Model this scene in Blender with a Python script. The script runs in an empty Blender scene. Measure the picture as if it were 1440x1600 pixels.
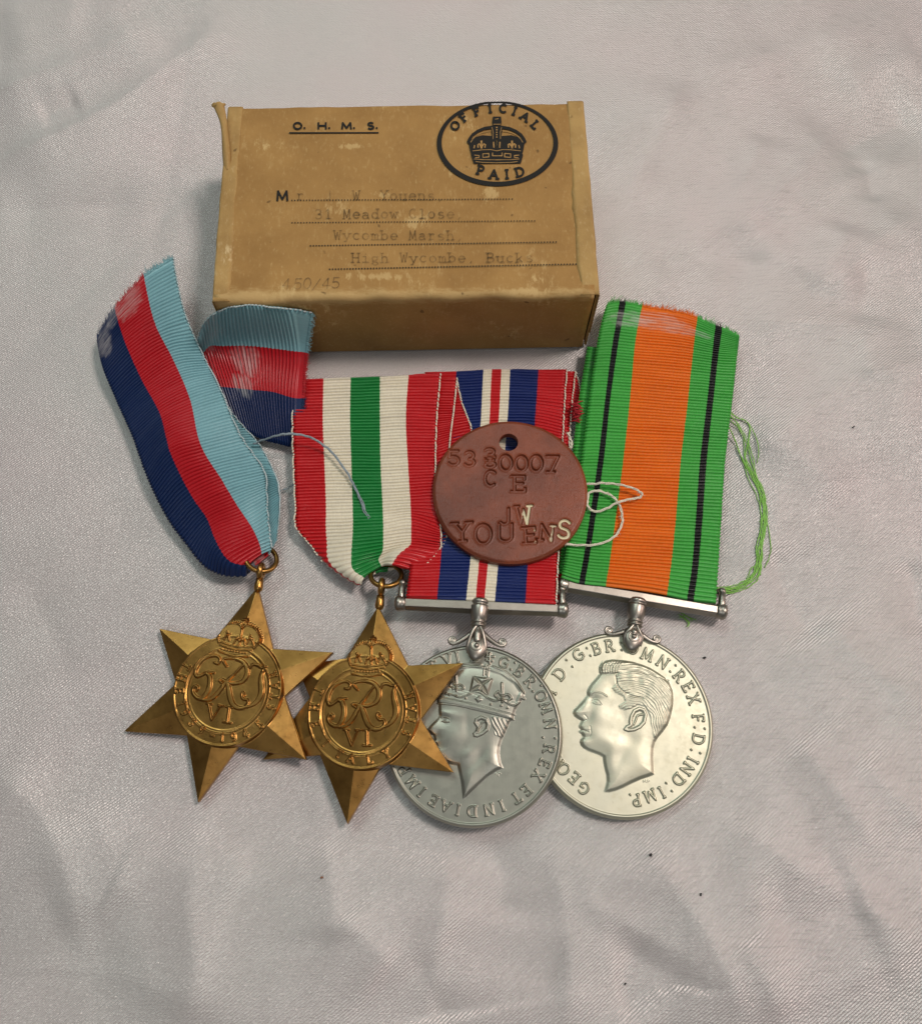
import bpy, bmesh, math, random
import numpy as np
from mathutils import Vector, Matrix
from mathutils.geometry import tessellate_polygon

# ------------------------------------------------------------------ camera, light, exposure
# one Blender unit = 1 cm.  The photo was taken from 18.6 cm above the cloth, 20 degrees off the vertical.
F, TH, CAMH = 1444.0, math.radians(20.0), 18.6
SC = bpy.context.scene
COL = SC.collection
cam_d = bpy.data.cameras.new("camera")
cam_d.sensor_width = 36.0
cam_d.sensor_fit = 'HORIZONTAL'
cam_d.lens = 36.0 * F / 1440.0
cam_d.clip_start = 0.5
cam_d.clip_end = 1000.0
cam = bpy.data.objects.new("camera", cam_d)
cam.location = (0, 0, CAMH)
cam.rotation_euler = (TH, 0, 0)
COL.objects.link(cam)
SC.camera = cam

world = bpy.data.worlds.new("World")
SC.world = world
world.use_nodes = True
world.node_tree.nodes["Background"].inputs[0].default_value = (0.88, 0.90, 0.90, 1)
world.node_tree.nodes["Background"].inputs[1].default_value = 0.145


def area_light(name, loc, aim, sx, sy, power, col):
    d = bpy.data.lights.new(name, 'AREA')
    d.shape = 'RECTANGLE'
    d.size, d.size_y = sx, sy
    d.energy = power
    d.color = col
    o = bpy.data.objects.new(name, d)
    o.location = loc
    o.rotation_euler = (Vector(aim) - Vector(loc)).to_track_quat('-Z', 'Y').to_euler()
    COL.objects.link(o)
    return o


area_light("window_lamp", (68, 32, 140), (0, 4, 0), 26, 26, 124000, (1.0, 0.865, 0.81))
area_light("overhead_fill", (-42, 88, 140), (0, 4, 0), 80, 50, 60000, (0.84, 1.0, 0.93))  # added greenish fill from above, gives the satin its cool tint
area_light("front_fill", (-14, -70, 150), (0, 4, 0), 60, 40, 22000, (0.95, 0.98, 1.0))  # added fill that brightens the box front and the lower cloth
area_light("pink_side_fill", (90, 14, 46), (2, 5, 0), 30, 30, 15000, (1.0, 0.72, 0.65))  # added pink source that tints the right side of the cloth
SC.view_settings.view_transform = 'Standard'
SC.view_settings.look = 'None'
SC.view_settings.exposure = 0.02
SC.view_settings.gamma = 1.0
SC.cycles.max_bounces = 6
SC.cycles.use_denoising = True

random.seed(7)
RNG = np.random.default_rng(7)
CAMP = np.array([0.0, 0.0, CAMH])
CT, ST = math.cos(TH), math.sin(TH)


# ------------------------------------------------------------------ geometry helpers
def rays(px, py):
    x = (np.asarray(px, float) - 720) / F
    y = -(np.asarray(py, float) - 800) / F
    return np.stack([x, y * CT + ST, y * ST - CT], -1)


def P(px, py, z=0.0):
    """the point of the scene at height z that the photo shows at pixel (px, py)"""
    d = rays(px, py)
    t = (np.asarray(z, float) - CAMH) / d[..., 2]
    return CAMP + d * t[..., None]


class Plane:
    def __init__(s, a, b, c):
        A, B, C = (P(*q) for q in (a, b, c))
        n = np.cross(B - A, C - A)
        n /= np.linalg.norm(n)
        if n[2] < 0:
            n = -n
        s.o, s.n = A, n
        ex = np.array([1.0, 0, 0]) - n * n[0]
        s.ex = ex / np.linalg.norm(ex)
        s.ey = np.cross(n, s.ex)

    def loc(s, px, py):
        d = rays(px, py)
        t = ((s.o - CAMP) @ s.n) / (d @ s.n)
        q = CAMP + d * t[..., None] - s.o
        return np.stack([q @ s.ex, q @ s.ey], -1)

    def locs(s, pts):
        p = np.array(pts, float)
        return s.loc(p[:, 0], p[:, 1])

    def world(s, xy, z=0.0):
        xy = np.asarray(xy, float)
        return s.o + xy[..., :1] * s.ex + xy[..., 1:2] * s.ey + np.asarray(z, float)[..., None] * s.n


def crop(k, ox, oy):
    """pixel positions noted on an enlarged detail -> photo pixels"""
    return lambda pts: [(ox + x / k, oy + y / k) for x, y in pts]


def ss(a, b, x):
    t = np.clip((x - a) / (b - a), 0, 1)
    return t * t * (3 - 2 * t)


def vnoise(x, y, seed=0):
    r = np.random.default_rng(seed)
    T = r.random((64, 64)) * 2 - 1
    xi, yi = np.floor(x).astype(int), np.floor(y).astype(int)
    fx, fy = x - xi, y - yi
    fx, fy = fx * fx * (3 - 2 * fx), fy * fy * (3 - 2 * fy)
    g = lambda i, j: T[i % 64, j % 64]
    return (g(xi, yi) * (1 - fx) + g(xi + 1, yi) * fx) * (1 - fy) + (g(xi, yi + 1) * (1 - fx) + g(xi + 1, yi + 1) * fx) * fy


def smooth_line(pts, n=8, closed=False):
    p = np.array(pts, float)
    if len(p) < 3:
        t = np.linspace(0, 1, n + 1)[:, None]
        return p[0] * (1 - t) + p[-1] * t
    q = np.vstack([p[-1:], p, p[:2]]) if closed else np.vstack([2 * p[0] - p[1], p, 2 * p[-1] - p[-2]])
    out = []
    for i in range(1, len(q) - 2):
        a, b, c, d = q[i - 1], q[i], q[i + 1], q[i + 2]
        for k in range(n):
            t = k / n
            out.append(0.5 * (2 * b + (c - a) * t + (2 * a - 5 * b + 4 * c - d) * t * t + (3 * b - a - 3 * c + d) * t ** 3))
    if not closed:
        out.append(p[-1])
    return np.array(out)


def seg_dist(X, poly, wid=None):
    """distance of points to a polyline (and, with wid, distance minus the half width there)"""
    best = np.full(len(X), 1e9)
    for i in range(len(poly) - 1):
        a, b = poly[i], poly[i + 1]
        ab = b - a
        L = ab @ ab
        t = np.clip(((X - a) @ ab) / max(L, 1e-12), 0, 1)
        d = np.hypot(X[:, 0] - a[0] - t * ab[0], X[:, 1] - a[1] - t * ab[1])
        if wid is not None:
            d = d - (wid[i] * (1 - t) + wid[i + 1] * t)
        best = np.minimum(best, d)
    return best


def near(X, poly, m):
    lo, hi = poly.min(0) - m, poly.max(0) + m
    return np.nonzero((X[:, 0] > lo[0]) & (X[:, 0] < hi[0]) & (X[:, 1] > lo[1]) & (X[:, 1] < hi[1]))[0]


def inside(X, poly):
    r = np.zeros(len(X), bool)
    a = poly
    b = np.roll(poly, -1, 0)
    for (x0, y0), (x1, y1) in zip(a, b):
        c = (y0 > X[:, 1]) != (y1 > X[:, 1])
        if abs(y1 - y0) > 1e-12:
            r ^= c & (X[:, 0] < (x1 - x0) * (X[:, 1] - y0) / (y1 - y0) + x0)
    return r


def poly_depth(X, poly):
    """signed depth inside a closed outline, 0 outside"""
    out = np.zeros(len(X))
    k = near(X, poly, 0)
    if len(k):
        ins = inside(X[k], poly)
        kk = k[ins]
        out[kk] = seg_dist(X[kk], np.vstack([poly, poly[:1]]))
    return out


# ------------------------------------------------------------------ object helpers
def world_loc(o):
    v = np.zeros(3)
    while o is not None:
        v = v + np.array(o.location)
        o = o.parent
    return v


def thing(name, label, cat, loc, group=None):
    o = bpy.data.objects.new(name, None)
    o.empty_display_size = 0.3
    COL.objects.link(o)
    o.location = tuple(float(v) for v in loc)
    o["label"], o["category"] = label, cat
    if group:
        o["group"] = group
    return o


def obj(name, V, Fc, m, parent=None, uv=None, smooth=True, normals=None, label=None, kind=None, attrs=None):
    V = np.asarray(V, float)
    V = V - world_loc(parent)
    me = bpy.data.meshes.new(name)
    if isinstance(Fc, np.ndarray):
        k = Fc.shape[1]
        me.vertices.add(len(V))
        me.vertices.foreach_set("co", V.astype(np.float32).ravel())
        me.loops.add(Fc.size)
        me.loops.foreach_set("vertex_index", Fc.astype(np.int32).ravel())
        me.polygons.add(len(Fc))
        me.polygons.foreach_set("loop_start", (np.arange(len(Fc)) * k).astype(np.int32))
        me.update(calc_edges=True)
    else:
        me.from_pydata(V.tolist(), [], [list(f) for f in Fc])
    me.validate()
    if uv is not None:
        ul = me.uv_layers.new(name="UVMap")
        li = np.empty(len(me.loops), np.int32)
        me.loops.foreach_get("vertex_index", li)
        ul.data.foreach_set("uv", np.asarray(uv, np.float32)[li].ravel())
    if attrs:
        for k, a in attrs.items():
            at = me.attributes.new(k, 'FLOAT', 'POINT')
            at.data.foreach_set("value", np.asarray(a, np.float32))
    me.polygons.foreach_set("use_smooth", [smooth] * len(me.polygons))
    if normals is not None:
        me.normals_split_custom_set_from_vertices(normals.tolist())
    for mm in (m if isinstance(m, (list, tuple)) else [m]):
        me.materials.append(mm)
    o = bpy.data.objects.new(name, me)
    COL.objects.link(o)
    if parent is not None:
        o.parent = parent
    if label:
        o["label"] = label
    if kind:
        o["kind"] = kind
    return o


def tag(o, label, cat, group=None):
    o["label"], o["category"] = label, cat
    if group:
        o["group"] = group
    return o


class MB:
    """collects pieces into one mesh"""

    def __init__(s):
        s.V, s.F, s.UV, s.n = [], [], [], 0

    def add(s, V, Fc, uv=None):
        V = np.asarray(V, float)
        s.V.append(V)
        s.F += [[i + s.n for i in f] for f in (Fc.tolist() if isinstance(Fc, np.ndarray) else Fc)]
        s.UV.append(np.tile(np.array(uv if uv is not None else (0, 0), float), (len(V), 1)) if np.ndim(uv) < 2 else np.asarray(uv))
        s.n += len(V)

    def build(s, name, m, parent=None, **k):
        return obj(name, np.vstack(s.V), s.F, m, parent, uv=np.vstack(s.UV), **k)


def tube(pts, r, sides=8, closed=False, caps=True):
    p = np.array(pts, float)
    n = len(p)
    r = np.broadcast_to(np.asarray(r, float), (n,))
    t = np.roll(p, -1, 0) - np.roll(p, 1, 0) if closed else np.gradient(p, axis=0)
    t /= np.linalg.norm(t, axis=1)[:, None] + 1e-12
    up = np.array([0, 0, 1.0]) if abs(t[0][2]) < 0.9 else np.array([1.0, 0, 0])
    V = []
    u = np.cross(t[0], up)
    for i in range(n):
        u = u - t[i] * (u @ t[i])
        u /= np.linalg.norm(u) + 1e-12
        w = np.cross(t[i], u)
        a = np.linspace(0, 2 * np.pi, sides, endpoint=False)
        V.append(p[i] + r[i] * (np.cos(a)[:, None] * u + np.sin(a)[:, None] * w))
    V = np.vstack(V)
    Fc = []
    m = n if closed else n - 1
    for i in range(m):
        j = (i + 1) % n
        for k in range(sides):
            l = (k + 1) % sides
            Fc.append([i * sides + k, i * sides + l, j * sides + l, j * sides + k])
    if caps and not closed:
        Fc.append(list(range(sides))[::-1])
        Fc.append([(n - 1) * sides + k for k in range(sides)])
    return V, Fc


def lathe(o, ax, u, w, prof, sides=28, squash=1.0):
    """turned piece: prof = (distance along ax, radius)"""
    V, Fc = [], []
    a = np.linspace(0, 2 * np.pi, sides, endpoint=False)
    for t, r in prof:
        V.append(o + ax * t + r * (np.cos(a)[:, None] * u + squash * np.sin(a)[:, None] * w))
    for i in range(len(prof) - 1):
        for k in range(sides):
            l = (k + 1) % sides
            Fc.append([i * sides + k, i * sides + l, (i + 1) * sides + l, (i + 1) * sides + k])
    Fc.append(list(range(sides))[::-1])
    Fc.append([(len(prof) - 1) * sides + k for k in range(sides)])
    return np.vstack(V), Fc


def ellipsoid(o, a, b, c, nu=20, nv=12):
    V, Fc = [], []
    for j in range(nv + 1):
        th = math.pi * j / nv
        for i in range(nu):
            ph = 2 * math.pi * i / nu
            V.append(o + a * math.sin(th) * math.cos(ph) + b * math.sin(th) * math.sin(ph) + c * math.cos(th))
    for j in range(nv):
        for i in range(nu):
            k = (i + 1) % nu
            Fc.append([j * nu + i, (j + 1) * nu + i, (j + 1) * nu + k, j * nu + k])
    return np.array(V), Fc


# ------------------------------------------------------------------ a small stroke alphabet (units: capital height)
def _arc(cx, cy, rx, ry, a0, a1, n=14):
    return [(cx + rx * math.cos(math.radians(a0 + (a1 - a0) * i / n)), cy + ry * math.sin(math.radians(a0 + (a1 - a0) * i / n))) for i in range(n + 1)]


G = {
    'A': (.8, [[(0, 0), (.4, 1), (.8, 0)], [(.15, .36), (.65, .36)]]),
    'B': (.6, [[(.05, 0), (.05, 1)], [(.05, 1), (.3, 1)] + _arc(.3, .76, .22, .24, 90, -90) + [(.05, .52)], [(.05, .52), (.32, .52)] + _arc(.32, .26, .26, .26, 90, -90) + [(.05, 0)]]),
    'C': (.8, [_arc(.45, .5, .42, .5, 50, 310)]),
    'D': (.78, [[(.05, 0), (.05, 1)], [(.05, 1), (.3, 1)] + _arc(.3, .5, .45, .5, 90, -90, 18) + [(.05, 0)]]),
    'E': (.56, [[(.05, 0), (.05, 1)], [(.05, 1), (.52, 1)], [(.05, .53), (.44, .53)], [(.05, 0), (.55, 0)]]),
    'F': (.54, [[(.05, 0), (.05, 1)], [(.05, 1), (.52, 1)], [(.05, .5), (.44, .5)]]),
    'G': (.84, [_arc(.45, .5, .42, .5, 50, 315), [(.8, .14), (.8, .46)], [(.52, .46), (.82, .46)]]),
    'H': (.74, [[(.05, 0), (.05, 1)], [(.69, 0), (.69, 1)], [(.05, .52), (.69, .52)]]),
    'I': (.16, [[(.08, 0), (.08, 1)]]),
    'J': (.46, [[(.36, 1), (.36, .25)] + _arc(.18, .22, .18, .22, 0, -150, 8)]),
    'L': (.54, [[(.05, 1), (.05, 0)], [(.05, 0), (.54, 0)]]),
    'M': (.92, [[(.06, 0), (.12, 1), (.46, .12), (.8, 1), (.86, 0)]]),
    'N': (.78, [[(.06, 0), (.06, 1), (.72, 0), (.72, 1)]]),
    'O': (.92, [_arc(.46, .5, .43, .5, 0, 360, 28)]),
    'P': (.58, [[(.05, 0), (.05, 1)], [(.05, 1), (.3, 1)] + _arc(.3, .73, .25, .27, 90, -90) + [(.05, .46)]]),
    'R': (.66, [[(.05, 0), (.05, 1)], [(.05, 1), (.3, 1)] + _arc(.3, .75, .24, .25, 90, -90) + [(.05, .5)], [(.26, .5), (.64, 0)]]),
    'S': (.56, [_arc(.28, .75, .23, .25, 35, 235, 12) + _arc(.28, .25, .25, .26, 70, -145, 12)]),
    'T': (.68, [[(.34, 0), (.34, 1)], [(.02, 1), (.66, 1)]]),
    'U': (.72, [[(.06, 1), (.06, .3)] + _arc(.36, .3, .3, .3, 180, 360, 12) + [(.66, 1)]]),
    'V': (.76, [[(.02, 1), (.38, 0), (.74, 1)]]),
    'W': (1.0, [[(.02, 1), (.27, 0), (.5, .8), (.73, 0), (.98, 1)]]),
    'X': (.72, [[(.04, 0), (.68, 1)], [(.04, 1), (.68, 0)]]),
    'Y': (.72, [[(.02, 1), (.36, .48), (.7, 1)], [(.36, .48), (.36, 0)]]),
    'a': (.6, [_arc(.28, .46, .22, .2, 150, 0, 8) + [(.5, .08), (.6, .02)], _arc(.27, .2, .23, .19, 40, 330, 14)]),
    'b': (.6, [[(.06, 1), (.06, 0)], _arc(.32, .32, .25, .32, 150, -150, 14)]),
    'c': (.58, [_arc(.32, .33, .27, .33, 45, 315, 14)]),
    'd': (.62, [[(.54, 1), (.54, 0)], _arc(.29, .32, .25, .32, 30, 330, 14)]),
    'e': (.58, [[(.05, .34), (.57, .34)] + _arc(.31, .33, .26, .33, 0, 315, 18)]),
    'g': (.6, [_arc(.29, .42, .22, .23, 0, 360, 14), [(.5, .6), (.6, .66)], [(.12, .22), (.1, .1), (.45, .04)] + _arc(.32, -.12, .25, .15, 60, -240, 12)]),
    'h': (.64, [[(.08, 1), (.08, 0)], _arc(.32, .4, .23, .25, 170, 0, 8) + [(.55, 0)]]),
    'i': (.5, [[(.1, .64), (.28, .64), (.28, 0)], [(.05, 0), (.5, 0)], [(.27, .88), (.29, .9)]]),
    'k': (.62, [[(.08, 1), (.08, 0)], [(.5, .64), (.1, .26)], [(.24, .38), (.56, 0)]]),
    'l': (.5, [[(.1, 1), (.27, 1), (.27, 0)], [(.05, 0), (.5, 0)]]),
    'm': (.72, [[(.06, .64), (.06, 0)], _arc(.21, .44, .15, .2, 170, 0, 6) + [(.36, 0)], _arc(.51, .44, .15, .2, 170, 0, 6) + [(.66, 0)]]),
    'n': (.64, [[(.08, .64), (.08, 0)], _arc(.32, .4, .23, .25, 170, 0, 8) + [(.55, 0)]]),
    'o': (.6, [_arc(.3, .33, .26, .33, 0, 360, 18)]),
    'r': (.6, [[(.05, .64), (.2, .64), (.2, 0)], _arc(.4, .4, .2, .24, 180, 50, 8), [(.05, 0), (.42, 0)]]),
    's': (.56, [_arc(.29, .49, .19, .16, 30, 230, 8) + _arc(.29, .16, .22, .17, 70, -150, 8)]),
    'u': (.64, [[(.08, .64), (.08, .25)] + _arc(.3, .25, .22, .25, 180, 320, 8), [(.55, .64), (.55, 0)]]),
    'w': (.74, [[(.02, .64), (.2, 0), (.37, .5), (.54, 0), (.72, .64)]]),
    'y': (.64, [[(.04, .64), (.32, .04)], [(.6, .64), (.26, -.22), (.08, -.22)]]),
    '0': (.62, [_arc(.31, .5, .28, .5, 0, 360, 24)]),
    '1': (.4, [[(.04, .8), (.22, 1), (.22, 0)]]),
    '3': (.6, [_arc(.28, .74, .23, .26, 150, -90, 12) + _arc(.28, .24, .27, .25, 90, -150, 12)]),
    '4': (.62, [[(.42, 0), (.42, 1), (.02, .3), (.62, .3)]]),
    '5': (.58, [[(.52, 1), (.12, 1), (.08, .55)] + _arc(.28, .31, .27, .31, 120, -150, 14)]),
    '7': (.6, [[(.04, 1), (.56, 1), (.22, 0)]]),
    '8': (.6, [_arc(.3, .75, .22, .25, 0, 360, 16), _arc(.3, .26, .27, .26, 0, 360, 16)]),
    '9': (.6, [_arc(.3, .7, .26, .3, 0, 360, 16), [(.56, .7), (.5, .25), (.2, 0)]]),
    '-': (.5, [[(.05, .42), (.45, .42)]]),
    '.': (.2, [[(.08, .02), (.12, .04)]]),
    ',': (.24, [[(.12, .06), (.12, .02), (.04, -.16)]]),
    ':': (.2, [[(.08, .12), (.11, .14)], [(.08, .78), (.11, .8)]]),
    '/': (.5, [[(.02, -.05), (.46, 1.05)]]),
}


def glyph(ch, serif=0.0):
    w, st = G[ch]
    out = [np.array(s, float) for s in st]
    if serif:
        for s in st:
            for e, nx in ((s[0], s[1]), (s[-1], s[-2])):
                dx, dy = nx[0] - e[0], nx[1] - e[1]
                if abs(dy) > 1.2 * abs(dx) and len(s) < 12 and min(abs(e[1]), abs(e[1] - 1), abs(e[1] - .64)) < .02 and ch not in 'irCGSJ359':
                    out.append(np.array([(e[0] - serif, e[1]), (e[0] + serif, e[1])]))
                elif abs(dx) > 1.2 * abs(dy) and len(s) == 2 and ch in 'EFLT' and e[0] > .3 or (ch == 'T' and len(s) == 2 and abs(dy) < .01):
                    sg = -1 if e[1] > .5 else 1
                    if e[1] in (0, 1):
                        out.append(np.array([e, (e[0], e[1] + sg * serif * 1.3)]))
    return w, out


def arc_word(items, cx, cy, rad, hgt, outward=True, serif=.1, aspect=1.0):
    """letters standing on a circle: items = (char, angle in degrees); returns one list of strokes per letter, y up"""
    res = []
    for ch, ang in items:
        w, st = glyph(ch, serif)
        a = math.radians(ang)
        rot = a - math.pi / 2 if outward else a + math.pi / 2
        c, s = math.cos(rot), math.sin(rot)
        o = []
        for p in st:
            q = (p - np.array([w / 2, .5])) * hgt * np.array([aspect, 1])
            o.append(np.stack([cx + rad * math.cos(a) + q[:, 0] * c - q[:, 1] * s, cy + rad * math.sin(a) + q[:, 0] * s + q[:, 1] * c], -1))
        res.append(o)
    return res


def ribbon_stroke(p, w, closed=False):
    """flat inked stroke of width w along a 2D line"""
    p = np.asarray(p, float)
    t = np.gradient(p, axis=0)
    t /= np.linalg.norm(t, axis=1)[:, None] + 1e-12
    n = np.stack([-t[:, 1], t[:, 0]], -1)
    e = p.copy()
    e[0] -= t[0] * w * .25
    e[-1] += t[-1] * w * .25
    V = np.empty((2 * len(p), 2))
    V[0::2] = e + n * w / 2
    V[1::2] = e - n * w / 2
    return V, [[2 * i, 2 * i + 1, 2 * i + 3, 2 * i + 2] for i in range(len(p) - 1)]


# ------------------------------------------------------------------ materials
class NT:
    def __init__(s, name):
        s.m = bpy.data.materials.new(name)
        s.m.use_nodes = True
        s.t = s.m.node_tree
        s.b = s.t.nodes["Principled BSDF"]
        s.out = s.t.nodes["Material Output"]

    def n(s, kind, **kw):
        d = s.t.nodes.new("ShaderNode" + kind)
        for k, v in kw.items():
            if hasattr(d, k) and k not in d.inputs:
                setattr(d, k, v)
            else:
                s.put(d.inputs[k], v)
        return d

    def put(s, sock, v):
        if hasattr(v, "is_output"):
            s.t.links.new(v, sock)
        else:
            sock.default_value = v

    def set(s, **kw):
        for k, v in kw.items():
            s.put(s.b.inputs[k.replace("_", " ")], v)

    def math(s, op, a, b=0.0, c=0.0, clamp=False):
        d = s.n("Math", operation=op)
        d.use_clamp = clamp
        s.put(d.inputs[0], a)
        s.put(d.inputs[1], b)
        s.put(d.inputs[2], c)
        return d.outputs[0]

    def ramp(s, fac, stops, interp='LINEAR'):
        d = s.n("ValToRGB")
        d.color_ramp.interpolation = interp
        e = d.color_ramp.elements
        while len(e) > 1:
            e.remove(e[-1])
        e[0].position, e[0].color = stops[0][0], tuple(stops[0][1]) + (1,)
        for p, c in stops[1:]:
            k = e.new(p)
            k.color = tuple(c) + (1,)
        s.put(d.inputs[0], fac)
        return d.outputs[0]

    def mix(s, fac, a, b, blend='MIX'):
        d = s.n("Mix", data_type='RGBA', blend_type=blend)
        s.put(d.inputs[0], fac)
        s.put(d.inputs[6], a if hasattr(a, "is_output") else tuple(a) + (1,))
        s.put(d.inputs[7], b if hasattr(b, "is_output") else tuple(b) + (1,))
        return d.outputs[2]

    def noise(s, vec, scale, detail=3.0, rough=.55, dist=0.0):
        d = s.n("TexNoise", Scale=scale, Detail=detail, Roughness=rough, Distortion=dist)
        if vec is not None:
            s.put(d.inputs["Vector"], vec)
        return d.outputs[0]

    def coord(s, which="Object"):
        return s.n("TexCoord").outputs[which]

    def mapping(s, vec, scale=(1, 1, 1), rot=(0, 0, 0), loc=(0, 0, 0)):
        d = s.n("Mapping")
        s.put(d.inputs["Vector"], vec)
        d.inputs["Scale"].default_value = scale
        d.inputs["Rotation"].default_value = rot
        d.inputs["Location"].default_value = loc
        return d.outputs[0]

    def step(s, v, lo, hi):
        d = s.n("MapRange", interpolation_type='SMOOTHSTEP')
        s.put(d.inputs[0], v)
        d.inputs[1].default_value, d.inputs[2].default_value = lo, hi
        return d.outputs[0]

    def bump(s, h, strength, dist, normal=None):
        d = s.n("Bump", Strength=strength, Distance=dist)
        s.put(d.inputs["Height"], h)
        if normal is not None:
            s.put(d.inputs["Normal"], normal)
        return d.outputs[0]


def cloth_material():
    t = NT("satin_cloth")
    c = t.coord()
    tint = t.noise(c, 0.22, 3.0, .5)
    patch = t.noise(t.mapping(c, (1, 1, 1), (0, 0, .6)), 1.1, 3.0)
    col = t.ramp(tint, [(.3, (.535, .53, .51)), (.7, (.59, .525, .518))])
    # twill lines falling to the right, each made of short floating threads
    w1 = t.n("TexWave", wave_type='BANDS', bands_direction='X', Scale=6.4, Distortion=1.4, Detail=1.0)
    t.put(w1.inputs["Vector"], t.mapping(c, (1, 1, 1), (0, 0, math.radians(52))))
    w1.inputs["Detail Scale"].default_value = 2.0
    fibre = t.noise(t.mapping(c, (9, 30, 1), (0, 0, math.radians(12))), 1.0, 2.0, .6)
    grain = t.noise(c, 24.0, 2.0, .7)
    weft = t.noise(t.mapping(c, (2.2, 26, 1), (0, 0, math.radians(1))), 1.0, 2.0, .6)
    amt = t.step(patch, .35, .65)
    h = t.math('ADD', t.math('MULTIPLY', w1.outputs[0], t.math('MULTIPLY_ADD', amt, .12, .55)), t.math('MULTIPLY', fibre, .7))
    h = t.math('ADD', h, t.math('MULTIPLY', grain, .9))
    h = t.math('ADD', h, t.math('MULTIPLY', weft, .5))
    g2 = t.step(grain, .30, .72)
    col = t.mix(t.math('MULTIPLY', g2, .60), col, (.62, .595, .565))
    col = t.mix(t.math('MULTIPLY', t.step(weft, .50, .75), t.math('MULTIPLY_ADD', t.step(t.n('SeparateXYZ', Vector=c).outputs[0], 0.0, 7.0), .34, .10)), col, (.30, .28, .27))
    glint = t.noise(c, 31.0, 1.0, .6)  # sparkle of the satin, put into the base colour as pale dots
    gl = t.step(glint, .70, .82)
    nrm = t.bump(h, .75, .022)
    t.set(Base_Color=t.mix(t.math('MULTIPLY', gl, .8), col, (.92, .91, .88)), Normal=nrm,
          Roughness=t.math('MULTIPLY_ADD', g2, -.10, .43))
    t.b.inputs["Specular IOR Level"].default_value = .8
    t.b.inputs["Metallic"].default_value = .28
    return t.m


def kraft_material(name, base, light, dark, wear=1.0, seed=0.0, edge=None, scuffs=()):
    t = NT(name)
    c = t.coord()
    cc = t.mapping(c, (1, 1, 1), (0, 0, 0), (seed, seed * .7, 0))
    n1 = t.noise(cc, 0.8, 5.0, .6)
    fib = t.noise(t.mapping(cc, (8, 3, 8)), 2.0, 4.0, .7)
    col = t.ramp(n1, [(.3, dark), (.62, base)])
    col = t.mix(t.math('MULTIPLY', t.step(fib, .52, .78), .42), col, light)
    # rubbed places where the paper skin has gone: short downward scratches in clusters
    area = t.step(t.noise(cc, 0.62, 2.0, .5), .53, .68)
    scr = t.step(t.noise(t.mapping(cc, (5.2, 2.0, 3), (0, 0, .35)), 1.2, 6.0, .75), .50, .66)
    rub = t.math('MULTIPLY', t.math('MULTIPLY', area, scr), .9 * wear)
    col = t.mix(rub, col, light)
    fl = t.step(t.noise(t.mapping(cc, (1, 1, 1), (0, 0, .4), (3, 1, 0)), 5.6, 4.0, .7), .69, .76)
    col = t.mix(t.math('MULTIPLY', t.math('MULTIPLY', fl, t.step(n1, .35, .6)), .45 * wear), col, light)
    for px_, py_, rx_, ry_ in scuffs:
        q = P(px_, py_, 2.2) - KR
        mp = t.n("VectorMath", operation='SUBTRACT')
        t.put(mp.inputs[0], c)
        mp.inputs[1].default_value = (q[0], q[1], 2.2)
        mq = t.n("VectorMath", operation='DIVIDE')
        t.put(mq.inputs[0], mp.outputs[0])
        mq.inputs[1].default_value = (rx_, ry_, .5)
        ln = t.n("VectorMath", operation='LENGTH')
        t.put(ln.inputs[0], mq.outputs[0])
        nz = t.noise(t.mapping(cc, (5.5, 1.7, 3), (0, 0, .25)), 1.4, 6.0, .75)
        k = t.math('SUBTRACT', nz, t.math('MULTIPLY', ln.outputs[1], .22))
        col = t.mix(t.math('MULTIPLY', t.step(k, .34, .46), .62), col, light)
    if edge:
        # the skin is worn off along the front and back edges of the lid
        sx = t.n("SeparateXYZ", Vector=c)
        for yy, zz, wd in edge:
            dy = t.math('SUBTRACT', sx.outputs[1], yy)
            dz_ = t.math('SUBTRACT', sx.outputs[2], zz)
            d = t.math('SQRT', t.math('ADD', t.math('MULTIPLY', dy, dy), t.math('MULTIPLY', dz_, dz_)))
            jag = t.noise(t.mapping(cc, (2.2, 6, 6)), 1.6, 5.0, .7)
            d = t.math('ADD', d, t.math('MULTIPLY_ADD', jag, .5, -.25))
            k = t.n("MapRange", interpolation_type='SMOOTHSTEP')
            t.put(k.inputs[0], d)
            k.inputs[1].default_value, k.inputs[2].default_value, k.inputs[3].default_value, k.inputs[4].default_value = wd * .35, wd, 1.0, 0.0
            col = t.mix(t.math('MULTIPLY', k.outputs[0], .62), col, light)
    sp = t.step(t.noise(t.mapping(cc, (1, 1, 1), (0, 0, 0), (4, 9, 2)), 3.1, 2.0, .5), .71, .76)
    col = t.mix(t.math('MULTIPLY', sp, .7), col, tuple(v * .35 for v in dark))
    h = t.math('ADD', t.noise(cc, 18, 4, .7), t.math('MULTIPLY', n1, 3.0))
    t.set(Base_Color=col, Roughness=.72, Normal=t.bump(h, .25, .03))
    t.b.inputs["Specular IOR Level"].default_value = .3
    return t.m


def plain(name, col, rough=.6, metal=0.0, bump=0.0, scale=20.0, var=.25, spec=.5):
    t = NT(name)
    c = t.coord()
    n = t.noise(c, scale, 4.0, .6)
    t.set(Base_Color=t.mix(t.step(n, .3, .7), tuple(v * (1 - var) for v in col), tuple(min(1, v * (1 + var)) for v in col)),
          Roughness=rough, Metallic=metal)
    t.b.inputs["Specular IOR Level"].default_value = spec
    if bump:
        t.set(Normal=t.bump(n, bump, .02))
    return t.m


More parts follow.
